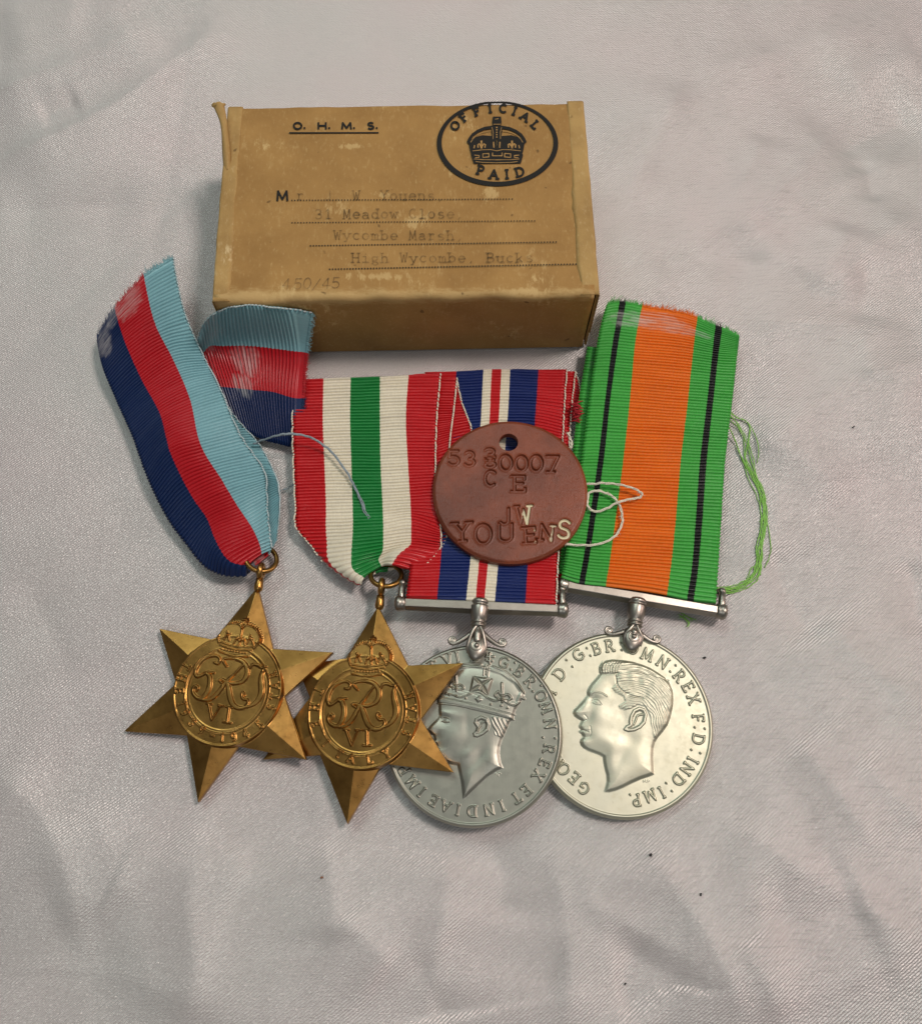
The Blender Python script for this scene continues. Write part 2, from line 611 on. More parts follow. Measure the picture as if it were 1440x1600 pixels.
def ink_material(name, col, solid):
    t = NT(name)
    c = t.coord()
    n = t.noise(c, 7.0, 3.0, .7)
    m2 = t.noise(c, 1.4, 2.0, .6)
    a = t.step(t.math('ADD', t.math('MULTIPLY', n, .6), t.math('MULTIPLY', m2, .6)), .60 - .5 * solid, .95 - .45 * solid)
    a = t.math('MULTIPLY_ADD', a, .35 + .6 * solid, .12 + .28 * solid, clamp=True)
    t.set(Base_Color=tuple(col) + (1,), Roughness=.7, Alpha=a)
    t.b.inputs["Specular IOR Level"].default_value = .25
    return t.m


def metal_material(name, a, b, c3, rough, stain, brushed=0.0):
    t = NT(name)
    c = t.coord()
    n1 = t.noise(c, 1.3, 4.0, .6)
    n2 = t.noise(c, 6.0, 5.0, .65)
    col = t.ramp(n1, [(.32, b), (.66, a)])
    col = t.mix(t.math('MULTIPLY', t.step(n2, .55, .75), stain), col, c3)
    sp = t.step(t.noise(c, 11.0, 2.0, .5), .68, .76)
    col = t.mix(t.math('MULTIPLY', sp, stain * .9), col, tuple(v * .5 for v in c3))
    r = t.math('MULTIPLY_ADD', t.step(n2, .3, .75), .08, rough - .03)
    h = t.math('MULTIPLY', t.noise(c, 30.0, 3.0, .7), 1.0)
    if brushed:
        h = t.math('ADD', h, t.math('MULTIPLY', t.noise(t.mapping(c, (46, 1.2, 1), (0, 0, math.radians(4))), 1.0, 3.0, .65), brushed))
    # fine handling scratches
    sc = t.noise(t.mapping(c, (34, .9, 1), (0, 0, math.radians(-32))), 1.0, 2.0, .5)
    h = t.math('ADD', h, t.math('MULTIPLY', t.step(sc, .68, .74), 1.2))
    t.set(Base_Color=col, Metallic=1.0, Roughness=r, Normal=t.bump(h, .06, .012))
    return t.m


def ribbon_material(name, stops, faded=(), thread=.22):
    """stops: (u, colour) woven stripes; faded: (u, v, radius u, radius v) pale glue marks, v in cm"""
    t = NT(name)
    uv = t.n("UVMap", uv_map="UVMap").outputs[0]
    sx = t.n("SeparateXYZ", Vector=uv)
    u, v = sx.outputs[0], sx.outputs[1]
    w = t.noise(t.mapping(uv, (6, 14, 1)), 1.6, 2.0)
    uu = t.math('ADD', u, t.math('MULTIPLY_ADD', w, .008, -.004))
    col = t.ramp(uu, stops, 'CONSTANT')
    thr = t.noise(t.mapping(uv, (95, 8, 1)), 1.0, 2.0, .6)
    lum = t.noise(t.mapping(uv, (3, 1.5, 1)), 1.0, 3.0, .6)
    col = t.mix(t.math('MULTIPLY', t.step(thr, .35, .75), thread), col, t.mix(1.0, col, (1.55, 1.55, 1.5), 'MULTIPLY'))
    col = t.mix(t.math('MULTIPLY', t.step(lum, .4, .8), .22), col, t.mix(1.0, col, (.62, .62, .66), 'MULTIPLY'))
    for k, (fu, fv, ru, rv) in enumerate(faded):
        du = t.math('DIVIDE', t.math('SUBTRACT', u, fu), ru)
        dv = t.math('DIVIDE', t.math('SUBTRACT', v, fv), rv)
        d = t.math('ADD', t.math('MULTIPLY', du, du), t.math('MULTIPLY', dv, dv))
        st = t.noise(t.mapping(uv, (3.5, 24, 1), (0, 0, 0), (k * 3.1, 0, 0)), 1.0, 4.0, .75)
        ed = t.noise(t.mapping(uv, (9, 5, 1), (0, 0, 0), (k * 1.7, 2, 0)), 1.2, 3.0, .7)
        mk = t.math('MULTIPLY', t.step(t.math('ADD', d, t.math('MULTIPLY_ADD', ed, 2.4, -1.2)), 1.1, .3), t.step(st, .36, .64))
        col = t.mix(t.math('MULTIPLY', mk, .48), col, (.58, .58, .55))
    t.set(Base_Color=col, Roughness=.30, Normal=t.bump(thr, .25, .005))
    t.b.inputs["Specular IOR Level"].default_value = .42
    return t.m


M = {}
KR = (P(350, 165.5, 2.2) + P(907, 157, 2.2) + P(937, 458, 2.2) + P(337, 470, 2.2)) / 4
M['cloth'] = cloth_material()
M['kraft'] = kraft_material("kraft_paper", (.40, .228, .070), (.62, .44, .19), (.31, .168, .048), edge=[(-2.60, 2.2, .34)], scuffs=[(775, 222, .30, .34), (648, 345, .40, .34), (770, 300, .22, .42), (590, 432, .9, .12), (548, 228, .42, .10), (705, 268, .10, .16), (600, 305, .25, .12), (820, 455, .7, .12)])
M['edge'] = kraft_material("worn_paper_edge", (.46, .295, .105), (.66, .50, .26), (.30, .175, .055), 1.2, 5.0)
M['inner'] = plain("tray_card", (.10, .05, .015), .8, 0, .2)
M['ink'] = ink_material("black_printing_ink", (.014, .013, .011), .88)
M['typed'] = ink_material("faded_typewriter_ink", (.085, .055, .024), .26)
M['pencil'] = ink_material("pencil_mark", (.10, .065, .032), .28)
M['gap'] = plain("unprinted_paper", (.36, .205, .06), .72, 0, .2, 9.0)
M['bronze'] = metal_material("bronze", (.50, .272, .078), (.26, .132, .034), (.15, .070, .018), .30, .45)
M['ring'] = metal_material("brown_brass", (.36, .20, .06), (.25, .13, .035), (.16, .08, .02), .34, .5)
M['nickel'] = metal_material("dull_nickel", (.43, .425, .355), (.39, .385, .325), (.33, .315, .255), .42, .12, 1.6)
M['silver'] = metal_material("pale_nickel", (.54, .535, .41), (.51, .515, .41), (.45, .39, .25), .48, .2)
M['steel'] = metal_material("worn_nickel", (.40, .37, .32), (.33, .30, .255), (.21, .18, .145), .36, .4)
WHITE = (.72, .67, .53)
M['white_thread'] = plain("cream_thread", (.74, .69, .55), .5, 0, .3, 40)
M['blue_thread'] = plain("grey_blue_thread", (.27, .33, .36), .6, 0, .3, 40)
M['green_thread'] = plain("green_thread", (.24, .52, .09), .5, 0, .3, 40)
M['pale_bead'] = plain("pale_selvedge", (.46, .55, .56), .6, 0, .3, 40)
M['red_fibre'] = plain("red_fray", (.40, .012, .02), .6, 0, .3, 30)
M['lint'] = plain("dark_lint", (.02, .018, .017), .9)
M['lint_brown'] = plain("brown_lint", (.25, .10, .05), .9)
NAVY, RED, SKY = (.005, .018, .075), (.43, .009, .016), (.20, .40, .44)
M['rib_star'] = ribbon_material("ribbon_blue_red_navy", [(0, NAVY), (.335, RED), (.665, SKY)],
                                [(.10, .45, .13, .55), (.30, .18, .12, .3), (.48, .30, .15, .35)])
M['rib_flare'] = ribbon_material("ribbon_blue_red_navy_end", [(0, NAVY), (.335, RED), (.665, SKY)],
                                 [(.55, 1.1, .14, .35), (.85, .35, .22, .4), (.36, .9, .10, .3)])
IR, IG = (.50, .010, .014), (.008, .20, .036)
M['rib_italy'] = ribbon_material("ribbon_red_white_green", [(0, IR), (.197, WHITE), (.386, IG), (.583, WHITE), (.78, IR)])
WB = (.006, .018, .115)
M['rib_war'] = ribbon_material("ribbon_red_blue_white", [(0, IR), (.205, WB), (.40, WHITE), (.464, IR), (.522, WHITE), (.593, WB), (.794, IR)])
DG, DO, DK = (.060, .38, .060), (.72, .15, .007), (.006, .007, .006)
M['rib_def'] = ribbon_material("ribbon_orange_green_black", [(0, DG), (.112, DK), (.152, DG), (.287, DO), (.69, DG), (.823, DK), (.868, DG)],
                               [(.22, .45, .20, .22), (.42, .40, .22, .24), (.62, .55, .2, .16)])


def disc_material():
    t = NT("brown_fibre")
    c = t.coord()
    n1 = t.noise(c, 1.0, 4.0, .6)
    n2 = t.noise(t.mapping(c, (14, 10, 10)), 2.0, 4.0, .7)
    col = t.ramp(n1, [(.30, (.115, .026, .010)), (.70, (.25, .058, .022))])
    col = t.mix(t.math('MULTIPLY', t.step(n2, .5, .8), .25), col, (.26, .085, .05))
    dirt = t.step(t.noise(c, 1.8, 3.0, .6), .60, .78)
    col = t.mix(t.math('MULTIPLY', dirt, .3), col, (.085, .04, .03))
    sc = t.step(t.noise(t.mapping(c, (4, 20, 4), (0, 0, .9)), 1.3, 3.0, .6), .66, .74)
    col = t.mix(t.math('MULTIPLY', sc, .22), col, (.36, .20, .15))
    paint = t.n("Attribute", attribute_name="paint").outputs["Fac"]
    pn = t.noise(c, 16.0, 2.0, .5)
    pm = t.step(t.math('ADD', paint, t.math('MULTIPLY_ADD', pn, .5, -.25)), .42, .62)
    col = t.mix(pm, col, (.66, .60, .40))
    sc2 = t.step(t.noise(t.mapping(c, (22, 3, 4), (0, 0, -.5)), 1.3, 4.0, .7), .62, .70)
    col = t.mix(t.math('MULTIPLY', sc2, .30), col, (.42, .22, .15))
    h = t.math('ADD', n2, t.math('MULTIPLY', sc, .8))
    h = t.math('SUBTRACT', h, t.math('MULTIPLY', sc2, .9))
    t.set(Base_Color=col, Roughness=t.math('MULTIPLY_ADD', n2, .34, .20), Normal=t.bump(h, .5, .014))
    t.b.inputs["Specular IOR Level"].default_value = .42
    return t.m


M['fibre'] = disc_material()


# ------------------------------------------------------------------ the cloth
def build_cloth():
    def axis(lo, hi, far_lo, far_hi, n):
        a = np.linspace(lo, hi, n)
        k = 26
        g = (1.17 ** np.arange(1, k + 1) - 1)
        g = g / g[-1]
        return np.concatenate([(lo + (far_lo - lo) * g)[::-1], a, hi + (far_hi - hi) * g])
    xs = axis(-13.5, 13.5, -60, 60, 380)
    ys = axis(-5.5, 18.5, -55, 70, 380)
    X, Y = np.meshgrid(xs, ys)
    Q = np.stack([X.ravel(), Y.ravel()], -1)
    Z = 0.10 * vnoise(Q[:, 0] * .13 + 3, Q[:, 1] * .13 + 5, 1) + .045 * vnoise(Q[:, 0] * .32, Q[:, 1] * .32, 2)
    # (pixels of the crease line, height, width to its left, width to its right)
    creases = [
        ([(1064, 120), (1040, 190), (1003, 260), (968, 345)], .050, .30, .55),
        ([(1194, 205), (1170, 265), (1142, 330)], .065, .55, .25),
        ([(1075, 119), (1130, 109), (1205, 92), (1310, 60), (1450, 14)], .07, .22, .45),
        ([(1185, 345), (1260, 314), (1348, 274), (1450, 238)], .10, .75, .20),
        ([(1351, 243), (1356, 280), (1367, 322)], -.030, .16, .22),
        ([(1327, 352), (1300, 410), (1255, 470)], .055, .28, .45),
        ([(1342, 405), (1350, 455), (1334, 516)], -.045, .30, .20),
        ([(1150, 505), (1240, 508), (1336, 520), (1440, 524)], .055, .7, .35),
        ([(1336, 520), (1346, 560), (1352, 610)], .03, .2, .25),
        ([(1000, 420), (1070, 405), (1140, 400), (1200, 420)], -.05, .4, .3),
        ([(1300, 140), (1380, 110), (1450, 85)], .06, .5, .3),
        ([(1290, 250), (1370, 200), (1450, 170)], -.055, .5, .35),
        ([(-10, 40), (75, 18), (150, 12)], .035, .25, .3),
        ([(-10, 80), (70, 60), (150, 40), (240, 20)], .045, .25, .4),
        ([(40, 170), (120, 140), (200, 105), (270, 80)], .03, .3, .4),
        ([(60, 185), (130, 160)], -.03, .2, .2),
        ([(1236, 1150), (1290, 1225), (1372, 1345)], .045, .65, .25),
        ([(1330, 1180), (1390, 1245), (1450, 1300)], .04, .5, .25),
        ([(1150, 1465), (1185, 1520), (1222, 1605)], .045, .55, .2),
        ([(1010, 1455), (985, 1510), (975, 1550), (1000, 1605)], -.06, .6, .5),
        ([(1346, 1400), (1280, 1425), (1180, 1452)], -.045, .4, .5),
        ([(900, 1340), (880, 1450), (840, 1600)], -.04, .7, .9),
        ([(755, 1300), (785, 1370), (778, 1450)], -.035, .3, .4),
        ([(1200, 850), (1230, 930), (1280, 1010)], -.055, .6, .35),
        ([(1425, 870), (1436, 930), (1445, 1000)], -.06, .4, .25),
        ([(1150, 690), (1240, 720), (1330, 790)], .04, .6, .6),
        ([(505, 1300), (520, 1400), (525, 1480)], .045, .3, .35),
        ([(530, 1430), (570, 1470), (620, 1510)], .035, .25, .3),
        ([(640, 1480), (680, 1560), (690, 1605)], -.05, .5, .4),
        ([(280, 1285), (340, 1330), (400, 1360)], .03, .3, .4),
        ([(60, 1350), (90, 1430), (130, 1500), (230, 1470)], -.04, .7, .6),
        ([(150, 1250), (180, 1340), (210, 1420)], .035, .6, .6),
        ([(0, 335), (110, 322), (230, 318)], -.03, .4, .5),
        ([(30, 900), (90, 1000), (110, 1100)], -.03, .6, .7),
        ([(600, 60), (700, 20), (800, -20)], .03, .5, .6),
        ([(1460, 560), (1340, 600), (1240, 660), (1170, 740)], .08, .6, .35),
        ([(1120, 1280), (1230, 1350), (1340, 1420), (1460, 1500)], .09, .35, .7),
        ([(985, 1300), (1060, 1400), (1120, 1500), (1170, 1620)], .08, .35, .65),
        ([(860, 1310), (880, 1420), (890, 1520), (880, 1620)], .07, .6, .4),
        ([(1280, 960), (1350, 1040), (1460, 1120)], .08, .3, .6),
        ([(700, 1320), (690, 1440), (660, 1620)], .06, .5, .5),
        ([(330, 1290), (300, 1400), (310, 1520), (280, 1620)], .06, .45, .6),
        ([(-20, 1200), (60, 1260), (110, 1360), (130, 1480)], .06, .4, .6),
        ([(-20, 260), (80, 225), (190, 170), (300, 90), (380, 20)], .06, .4, .6),
        ([(-20, 150), (60, 130), (170, 85), (260, 30)], .05, .3, .5),
        ([(1320, 180), (1260, 260), (1190, 330), (1130, 380)], .06, .3, .5),
        ([(1440, 330), (1350, 400), (1290, 480)], .06, .35, .5),
    ]
    for k, (px, h, wl, wr) in enumerate(creases):
        w = np.array([P(a, b, 0)[:2] for a, b in px])
        w = smooth_line(w, 6)
        idx = near(Q, w, 9 * max(wl, wr))
        if not len(idx):
            continue
        q = Q[idx]
        best = np.full(len(q), 1e9)
        side = np.zeros(len(q))
        end = np.zeros(len(q))
        for i in range(len(w) - 1):
            a, b = w[i], w[i + 1]
            ab = b - a
            t = np.clip(((q - a) @ ab) / (ab @ ab), 0, 1)
            dx, dy = q[:, 0] - a[0] - t * ab[0], q[:, 1] - a[1] - t * ab[1]
            d = np.hypot(dx, dy)
            m = d < best
            best[m] = d[m]
            side[m] = (ab[0] * dy - ab[1] * dx)[m]
            end[m] = ((i + t) / (len(w) - 1))[m]
        wd = np.where(side > 0, wl, wr)
        taper = ss(0, .25, end) * ss(1, .75, end) * .85 + .15
        hh = math.copysign(min(abs(3.6 * h), 0.27 * 1.9 * min(wl, wr) + .02), h)
        Z[idx] += hh * taper * np.exp(-(np.sqrt(best ** 2 + .004) - .063) / (1.9 * wd))
    # gathers that fan out in the right half of the cloth
    fan = ss(2.0, 9.0, Q[:, 0]) * .022
    Z += fan * vnoise(Q[:, 0] * 1.1 + Q[:, 1] * .35, Q[:, 1] * .25 - Q[:, 0] * .1, 9)
    # long shallow facets, as cloth that has been folded away makes them
    rl = np.random.default_rng(12)
    for k in range(36):
        cx_, cy_ = (rl.uniform(1, 13), rl.uniform(-5, 18)) if k < 18 else (rl.uniform(-13, 13), rl.choice([rl.uniform(-5, -.5), rl.uniform(11, 18)]))
        an = rl.normal(1.0, .45) if k % 3 else rl.normal(.42, .18)
        u_ = (Q[:, 0] - cx_) * math.cos(an) + (Q[:, 1] - cy_) * math.sin(an)
        v_ = -(Q[:, 0] - cx_) * math.sin(an) + (Q[:, 1] - cy_) * math.cos(an) + .12 * u_ * math.sin(k) + .05 * vnoise(u_ * .8, u_ * 0 + k, 70)
        ln, wd = rl.uniform(1.6, 4.4), rl.uniform(.9, 2.0)
        w2 = np.where(v_ > 0, wd, wd * rl.uniform(.25, .7))
        Z += rl.choice([-.6, 1, 1]) * min(rl.uniform(.06, .14), .22 * float(w2.min())) * np.exp(-(u_ / ln) ** 4) * np.exp(-(np.sqrt(v_ ** 2 + .0016) - .04) / w2)
    # the cloth lies flat where things rest on it
    c = P(620, 820)[:2]
    flat = np.exp(-(((Q[:, 0] - c[0]) / 6.2) ** 4 + ((Q[:, 1] - c[1]) / 6.6) ** 4))
    Z = Z * (1 - .93 * flat) - .04 * flat
    n, m = X.shape
    i = (np.arange(n - 1)[:, None] * m + np.arange(m - 1)[None]).ravel()
    Fc = np.stack([i, i + 1, i + m + 1, i + m], -1)
    global CLX, CLY, CLZ
    CLX, CLY, CLZ = xs, ys, Z.reshape(n, m)
    o = obj("tablecloth", np.column_stack([Q, Z]), Fc, M['cloth'])
    o["kind"] = "structure"
    o["label"] = "grey pink satin tablecloth with soft creases under everything"
    return o


build_cloth()


def cloth_z(x, y):
    return float(CLZ[np.clip(np.searchsorted(CLY, y), 0, len(CLY) - 1), np.clip(np.searchsorted(CLX, x), 0, len(CLX) - 1)])


# ------------------------------------------------------------------ the cardboard box
BH = 2.2
TOPZ = BH
box_pts = [P(350, 165.5, TOPZ), P(907, 157, TOPZ), P(937, 458, TOPZ), P(337, 470, TOPZ)]
ctr = sum(box_pts) / 4
root = thing("cardboard_box", "small worn brown cardboard box with printed crown stamp and typed address on its lid",
             "box", (ctr[0], ctr[1], 0))
ex = (box_pts[1] - box_pts[0] + box_pts[2] - box_pts[3])
BW = np.linalg.norm(ex) / 2 + .025
ex = ex / np.linalg.norm(ex)
ey = np.array([-ex[1], ex[0], 0])
BD = (((box_pts[0] + box_pts[1]) - (box_pts[2] + box_pts[3])) @ ey) / 2
ez = np.array([0, 0, 1.0])
base = np.array([ctr[0] + .015, ctr[1], 0])


def B(x, y, z):
    """box coordinates: x, y from the middle of the lid, z up"""
    x, y, z = np.broadcast_arrays(np.asarray(x, float), np.asarray(y, float), np.asarray(z, float))
    return base + x[..., None] * ex + y[..., None] * ey + z[..., None] * ez


def sleeve(x0, x1, name, m, grow, parent, r=.13, nx=60, y_half=None, wob=.012, front_drop=None):
    """paper wrapped round top, front, back and bottom: a rounded loop swept along x"""
    yh, zt, zb = BD / 2 + grow, BH + grow, 0.0
    loop = []
    for cy, cz, a0 in ((yh - r, zt - r, 0), (-yh + r, zt - r, 90), (-yh + .05, zb + .06, 180), (yh - .05, zb + .06, 270)):
        rr = r if cz > 1 else .05
        for k in range(6):
            a = math.radians(a0 + 90 * k / 5)
            loop.append((cy + rr * math.cos(a), cz + rr * math.sin(a)))
    dense = []
    for i in range(len(loop)):
        a, b = np.array(loop[i]), np.array(loop[(i + 1) % len(loop)])
        k = max(1, int(np.linalg.norm(b - a) / .12))
        for j in range(k):
            dense.append(a + (b - a) * j / k)
    L = np.array(dense)
    xs = np.linspace(x0, x1, nx)
    XX = np.repeat(xs, len(L))
    YY = np.tile(L[:, 0], nx)
    ZZ = np.tile(L[:, 1], nx)
    top = ss(BH - .5, BH, ZZ)
    edge = np.exp(-((np.abs(YY) - yh) / .25) ** 2)
    ZZ = ZZ + top * (wob * vnoise(XX * .7 + 5, YY * .7, 4) + edge * np.where(YY < 0, .032, .010) * vnoise(XX * 2.1, YY * 1.3 + 7, 5) - edge * .012)
    YY = YY + np.where(ZZ > .3, edge * np.where(YY < 0, .03, .006) * vnoise(XX * 1.7, ZZ + 3, 19) + .02 * vnoise(XX * .9, ZZ * .9 + 9, 6) + .012 * vnoise(XX * 3.3, ZZ * 3, 8), 0)
    m_ = len(L)
    i = (np.arange(nx - 1)[:, None] * m_ + np.arange(m_)[None])
    j = (np.arange(nx - 1)[:, None] * m_ + (np.arange(m_)[None] + 1) % m_)
    Fc = np.stack([i.ravel(), j.ravel(), j.ravel() + m_, i.ravel() + m_], -1)
    return obj(name, B(XX, YY, ZZ), Fc, m, parent)


sl = sleeve(-BW / 2 + .03, BW / 2 - .10, "box_sleeve", M['kraft'], 0, root)
sl.modifiers.new("thickness", 'SOLIDIFY').thickness = .05


def slab(name, x0, x1, y0, y1, z0, z1, m, parent, bev=.03, **k):
    bm = bmesh.new()
    bmesh.ops.create_cube(bm, size=1)
    for v in bm.verts:
        v.co = ((x0 + x1) / 2 + v.co.x * (x1 - x0), (y0 + y1) / 2 + v.co.y * (y1 - y0), (z0 + z1) / 2 + v.co.z * (z1 - z0))
    bmesh.ops.bevel(bm, geom=bm.edges[:], offset=bev, segments=3, profile=.6, affect='EDGES')
    bmesh.ops.subdivide_edges(bm, edges=[e for e in bm.edges if e.calc_length() > .5], cuts=8, use_grid_fill=True)
    V = np.array([v.co for v in bm.verts])
    Fc = [[v.index for v in f.verts] for f in bm.faces]
    bm.free()
    V[:, 2] += .012 * vnoise(V[:, 1] * 3 + V[:, 0], V[:, 2] * 3 + 3, 11)
    V[:, 0] += .012 * vnoise(V[:, 1] * 2.5 + 4, V[:, 2] * 2.5, 12)
    return obj(name, B(V[:, 0], V[:, 1], V[:, 2]), Fc, m, parent, **k)


slab("inner_tray", -BW / 2 + .12, BW / 2 - .10, -BD / 2 + .10, BD / 2 - .10, .06, BH - .09, M['inner'], root, .02)
slab("end_panel", BW / 2 - .055, BW / 2 + .005, -BD / 2 + .06, BD / 2 - .02, .02, BH - .03, M['edge'], root, .025, label="right end panel with a dark gap at its front corner")
slab("end_panel", -BW / 2 - .01, -BW / 2 + .045, -BD / 2 + .04, BD / 2 - .06, .02, BH - .04, M['edge'], root, .025)


def edge_strip(xs0, xs1, sgn, name, label):
    """the pale worn paper strip folded over one end of the lid"""
    ny = 70
    ys = np.linspace(-BD / 2 + .015, BD / 2 - .02, ny)
    prof = [(xs0, BH - .004)]
    n = 5
    for k in range(n):
        prof.append((xs0 + (xs1 - xs0 - sgn * .06) * (k + 1) / n, BH + .010))
    for k in range(1, 6):
        a = math.pi / 2 * k / 5
        prof.append((xs1 - sgn * .06 + sgn * .06 * math.sin(a), BH + .010 - .06 + .06 * math.cos(a)))
    prof += [(xs1, BH - .3), (xs1, BH - .9), (xs1, BH - 1.6)]
    p = np.array(prof)
    V, Fc = [], []
    for j, y in enumerate(ys):
        q = p.copy()
        q[:1, 0] += .045 * vnoise(np.array([y * 5.3 + sgn * 3]), np.array([7.0]), 16) * .5 + .03 * vnoise(np.array([y * 1.7 + sgn * 9]), np.array([2.0]), 14)
        sag = .06 * ss(.35, 0, y + BD / 2) if True else 0
        q[:, 1] -= np.where(q[:, 1] > BH - .2, sag, 0)
        q[6:, 0] += .012 * vnoise(np.full(len(q) - 6, y * 3.1), q[6:, 1] * 2 + sgn, 15)
        V.append(B(q[:, 0], np.full(len(q), y), q[:, 1]))
    m_ = len(p)
    for j in range(ny - 1):
        for k in range(m_ - 1):
            f = [j * m_ + k, j * m_ + k + 1, (j + 1) * m_ + k + 1, (j + 1) * m_ + k]
            Fc.append(f if sgn > 0 else f[::-1])
    o = obj(name, np.vstack(V), Fc, M['edge'], root, label=label)
    s = o.modifiers.new("thickness", 'SOLIDIFY')
    s.thickness = .012
    return o


edge_strip(BW / 2 - .40, BW / 2 + .012, 1, "edge_strip", "pale worn strip along the right end of the lid")
edge_strip(-BW / 2 + .36, -BW / 2 - .016, -1, "edge_strip", "pale worn strip along the left end of the lid")
# the torn sliver that curls up off the back left corner
spx = [(355, 268), (354, 240), (352, 215), (349, 190), (344, 172), (341, 162)]
spz = [2.16, 2.24, 2.30, 2.36, 2.46, 2.5]
mid = np.array([P(a, b, z) for (a, b), z in zip(spx, spz)])
mid = smooth_line(mid, 6)
V, Fc = [], []
nn = len(mid)
for i, p in enumerate(mid):
    t = i / (nn - 1)
    hw = .075 + .03 * t + .015 * math.sin(9 * t) + (.04 if t > .9 else 0)
    curl = .05
    for k, a in enumerate(np.linspace(-1, 1, 7)):
        V.append(p + ex * hw * a + ez * (curl * (1 - a * a) * (1 + .4 * math.sin(7 * t + a))) + ey * .02 * math.sin(11 * a + 3 * t) * (t > .85))
for i in range(nn - 1):
    for k in range(6):
        Fc.append([i * 7 + k, i * 7 + k + 1, (i + 1) * 7 + k + 1, (i + 1) * 7 + k])
o = obj("torn_strip", V, Fc, M['edge'], root, label="torn sliver of pale paper curling up off the back left corner")
o.modifiers.new("thickness", 'SOLIDIFY').thickness = .03

# ---- printing on the lid
INKZ = BH + .022


class Ink:
    def __init__(s):
        s.mb, s.k = MB(), 0

    def stroke(s, pts, w, dz=0.0):
        """pts in photo pixels, width in pixels"""
        pts = np.array(pts, float)
        cuts, run = [], [pts[0]]
        for i in range(1, len(pts) - 1):
            run.append(pts[i])
            a, b = pts[i] - pts[i - 1], pts[i + 1] - pts[i]
            ca = (a @ b) / (np.linalg.norm(a) * np.linalg.norm(b) + 1e-9)
            if ca < .72:
                cuts.append(run)
                run = [pts[i]]
        run.append(pts[-1])
        cuts.append(run)
        for r in cuts:
            V, Fc = ribbon_stroke(np.array(r), w)
            s.k += 1
            s.mb.add(P(V[:, 0], V[:, 1], INKZ + dz + 2e-5 * (s.k % 40)), Fc)

    def poly(s, pts, dz=0.0):
        pts = np.array(pts, float)
        tri = tessellate_polygon([[Vector((a, b, 0)) for a, b in pts]])
        s.k += 1
        s.mb.add(P(pts[:, 0], pts[:, 1], INKZ + dz + 2e-5 * (s.k % 40)), [list(t) for t in tri])

    def dot(s, x, y, r, dz=0.0):
        a = np.linspace(0, 2 * np.pi, 8, endpoint=False)
        s.k += 1
        s.mb.add(P(x + r * np.cos(a), y + r * np.sin(a), INKZ + dz + 2e-5 * (s.k % 40)), [list(range(8))[::-1]])

    def build(s, name, m, parent, **k):
        # faces look up
        return s.mb.build(name, m, parent, smooth=False, **k)


def text_px(ink, s, x, y, x1, y1, hgt, gw, pitch, w, serif=0.0, jitter=0.0, slant=0.0):
    """a line of text whose first letter centre is (x, y) on the base line and last letter centre (x1, y1)"""
    n = max(1, len(s) - 1)
    for i, ch in enumerate(s):
        if ch == ' ':
            continue
        gx, gy = x + (x1 - x) * i / n, y + (y1 - y) * i / n + (random.uniform(-1, 1) * jitter)
        a = math.atan2(y1 - y, x1 - x)
        gwid, st = glyph(ch, serif)
        for p in st:
            q = (p - np.array([gwid / 2, 0])) * np.array([gw / max(gwid, .5) if gw else hgt, hgt])
            q[:, 0] += slant * q[:, 1]
            X = gx + q[:, 0] * math.cos(a) + q[:, 1] * math.sin(a)
            Y = gy + q[:, 0] * math.sin(a) - q[:, 1] * math.cos(a)
            ink.stroke(np.stack([X, Y], -1), w)


c1, c2 = crop(2.25, 320, 140), crop(2.25, 320, 280)
ink = Ink()
for x in (350, 437, 524, 604):
    px, py = c1([(x, 134)])[0]
    ink.dot(px, py, 1.7)
ink.stroke([(452, 207), (522, 207), (591, 206.8)], 2.0)
head_o = ink.build("printed_heading", M['ink'], root, label="O. H. M. S. underlined in black", kind="stuff")
for ch, x, w in (('O', 326, 13.5), ('H', 412, 14), ('M', 498, 17), ('S', 583, 10)):
    px, py = c1([(x, 137)])[0]
    ink = Ink()
    text_px(ink, ch, px, py, px + 1, py, 9.6, w * .95, 0, 2.9)
    ink.build("letter", M['ink'], head_o)
ink = Ink()
text_px(ink, 'M', 441, 313, 442, 313, 15, 18, 0, 3.2)
ink.build("printed_letter", M['ink'], root)
address = []
for (x0, y0, x1, y1, big) in ((456, 312.5, 800, 310.5, 1), (456.5, 347.5, 835, 344.7, 1), (485, 383.6, 868.5, 377.8, 1.15), (515, 420.3, 899.5, 412.3, 1.2)):
    ink = Ink()
    n = int((x1 - x0) / 4.55)
    for i in range(n + 1):
        ink.dot(x0 + (x1 - x0) * i / n, y0 + (y1 - y0) * i / n, 1.05 * big)
    address.append(ink.build("address_line", M['ink'], root, kind="stuff"))
for line, (s, a, b, la) in enumerate((("r. J. W. Youens,", (335, 71), (828, 71), None), ("31 Meadow Close,", (400, 137), (896, 135), None),
                    ("Wycombe Marsh,", (466, 211), (896, 212), None), ("High Wycombe, Bucks", (530, 291), (1140, 290), None))):
    (ax, ay), (bx, by) = c2([a, b])
    for i, ch in enumerate(s):
        if ch != ' ':
            ink = Ink()
            t_ = i / (len(s) - 1)
            gx, gy = ax + (bx - ax) * t_, ay + (by - ay) * t_
            text_px(ink, ch, gx, gy, gx + 1, gy - .01, 14.2, 10.6, 0, 1.75, .16, .45)
            ink.build("letter" if ch not in '.,' else "stop", M['typed'], address[line])
for ch, x, y in (('4', 285, 385), ('5', 325, 385), ('0', 358, 383), ('/', 390, 388), ('4', 425, 382), ('5', 458, 380)):
    px, py = c2([(x, y)])[0]
    ink = Ink()
    text_px(ink, ch, px, py, px + 1, py, 16.5, 12, 0, 1.3, 0, .8, .12)
    ink.build("pencil_digit", M['pencil'], root)

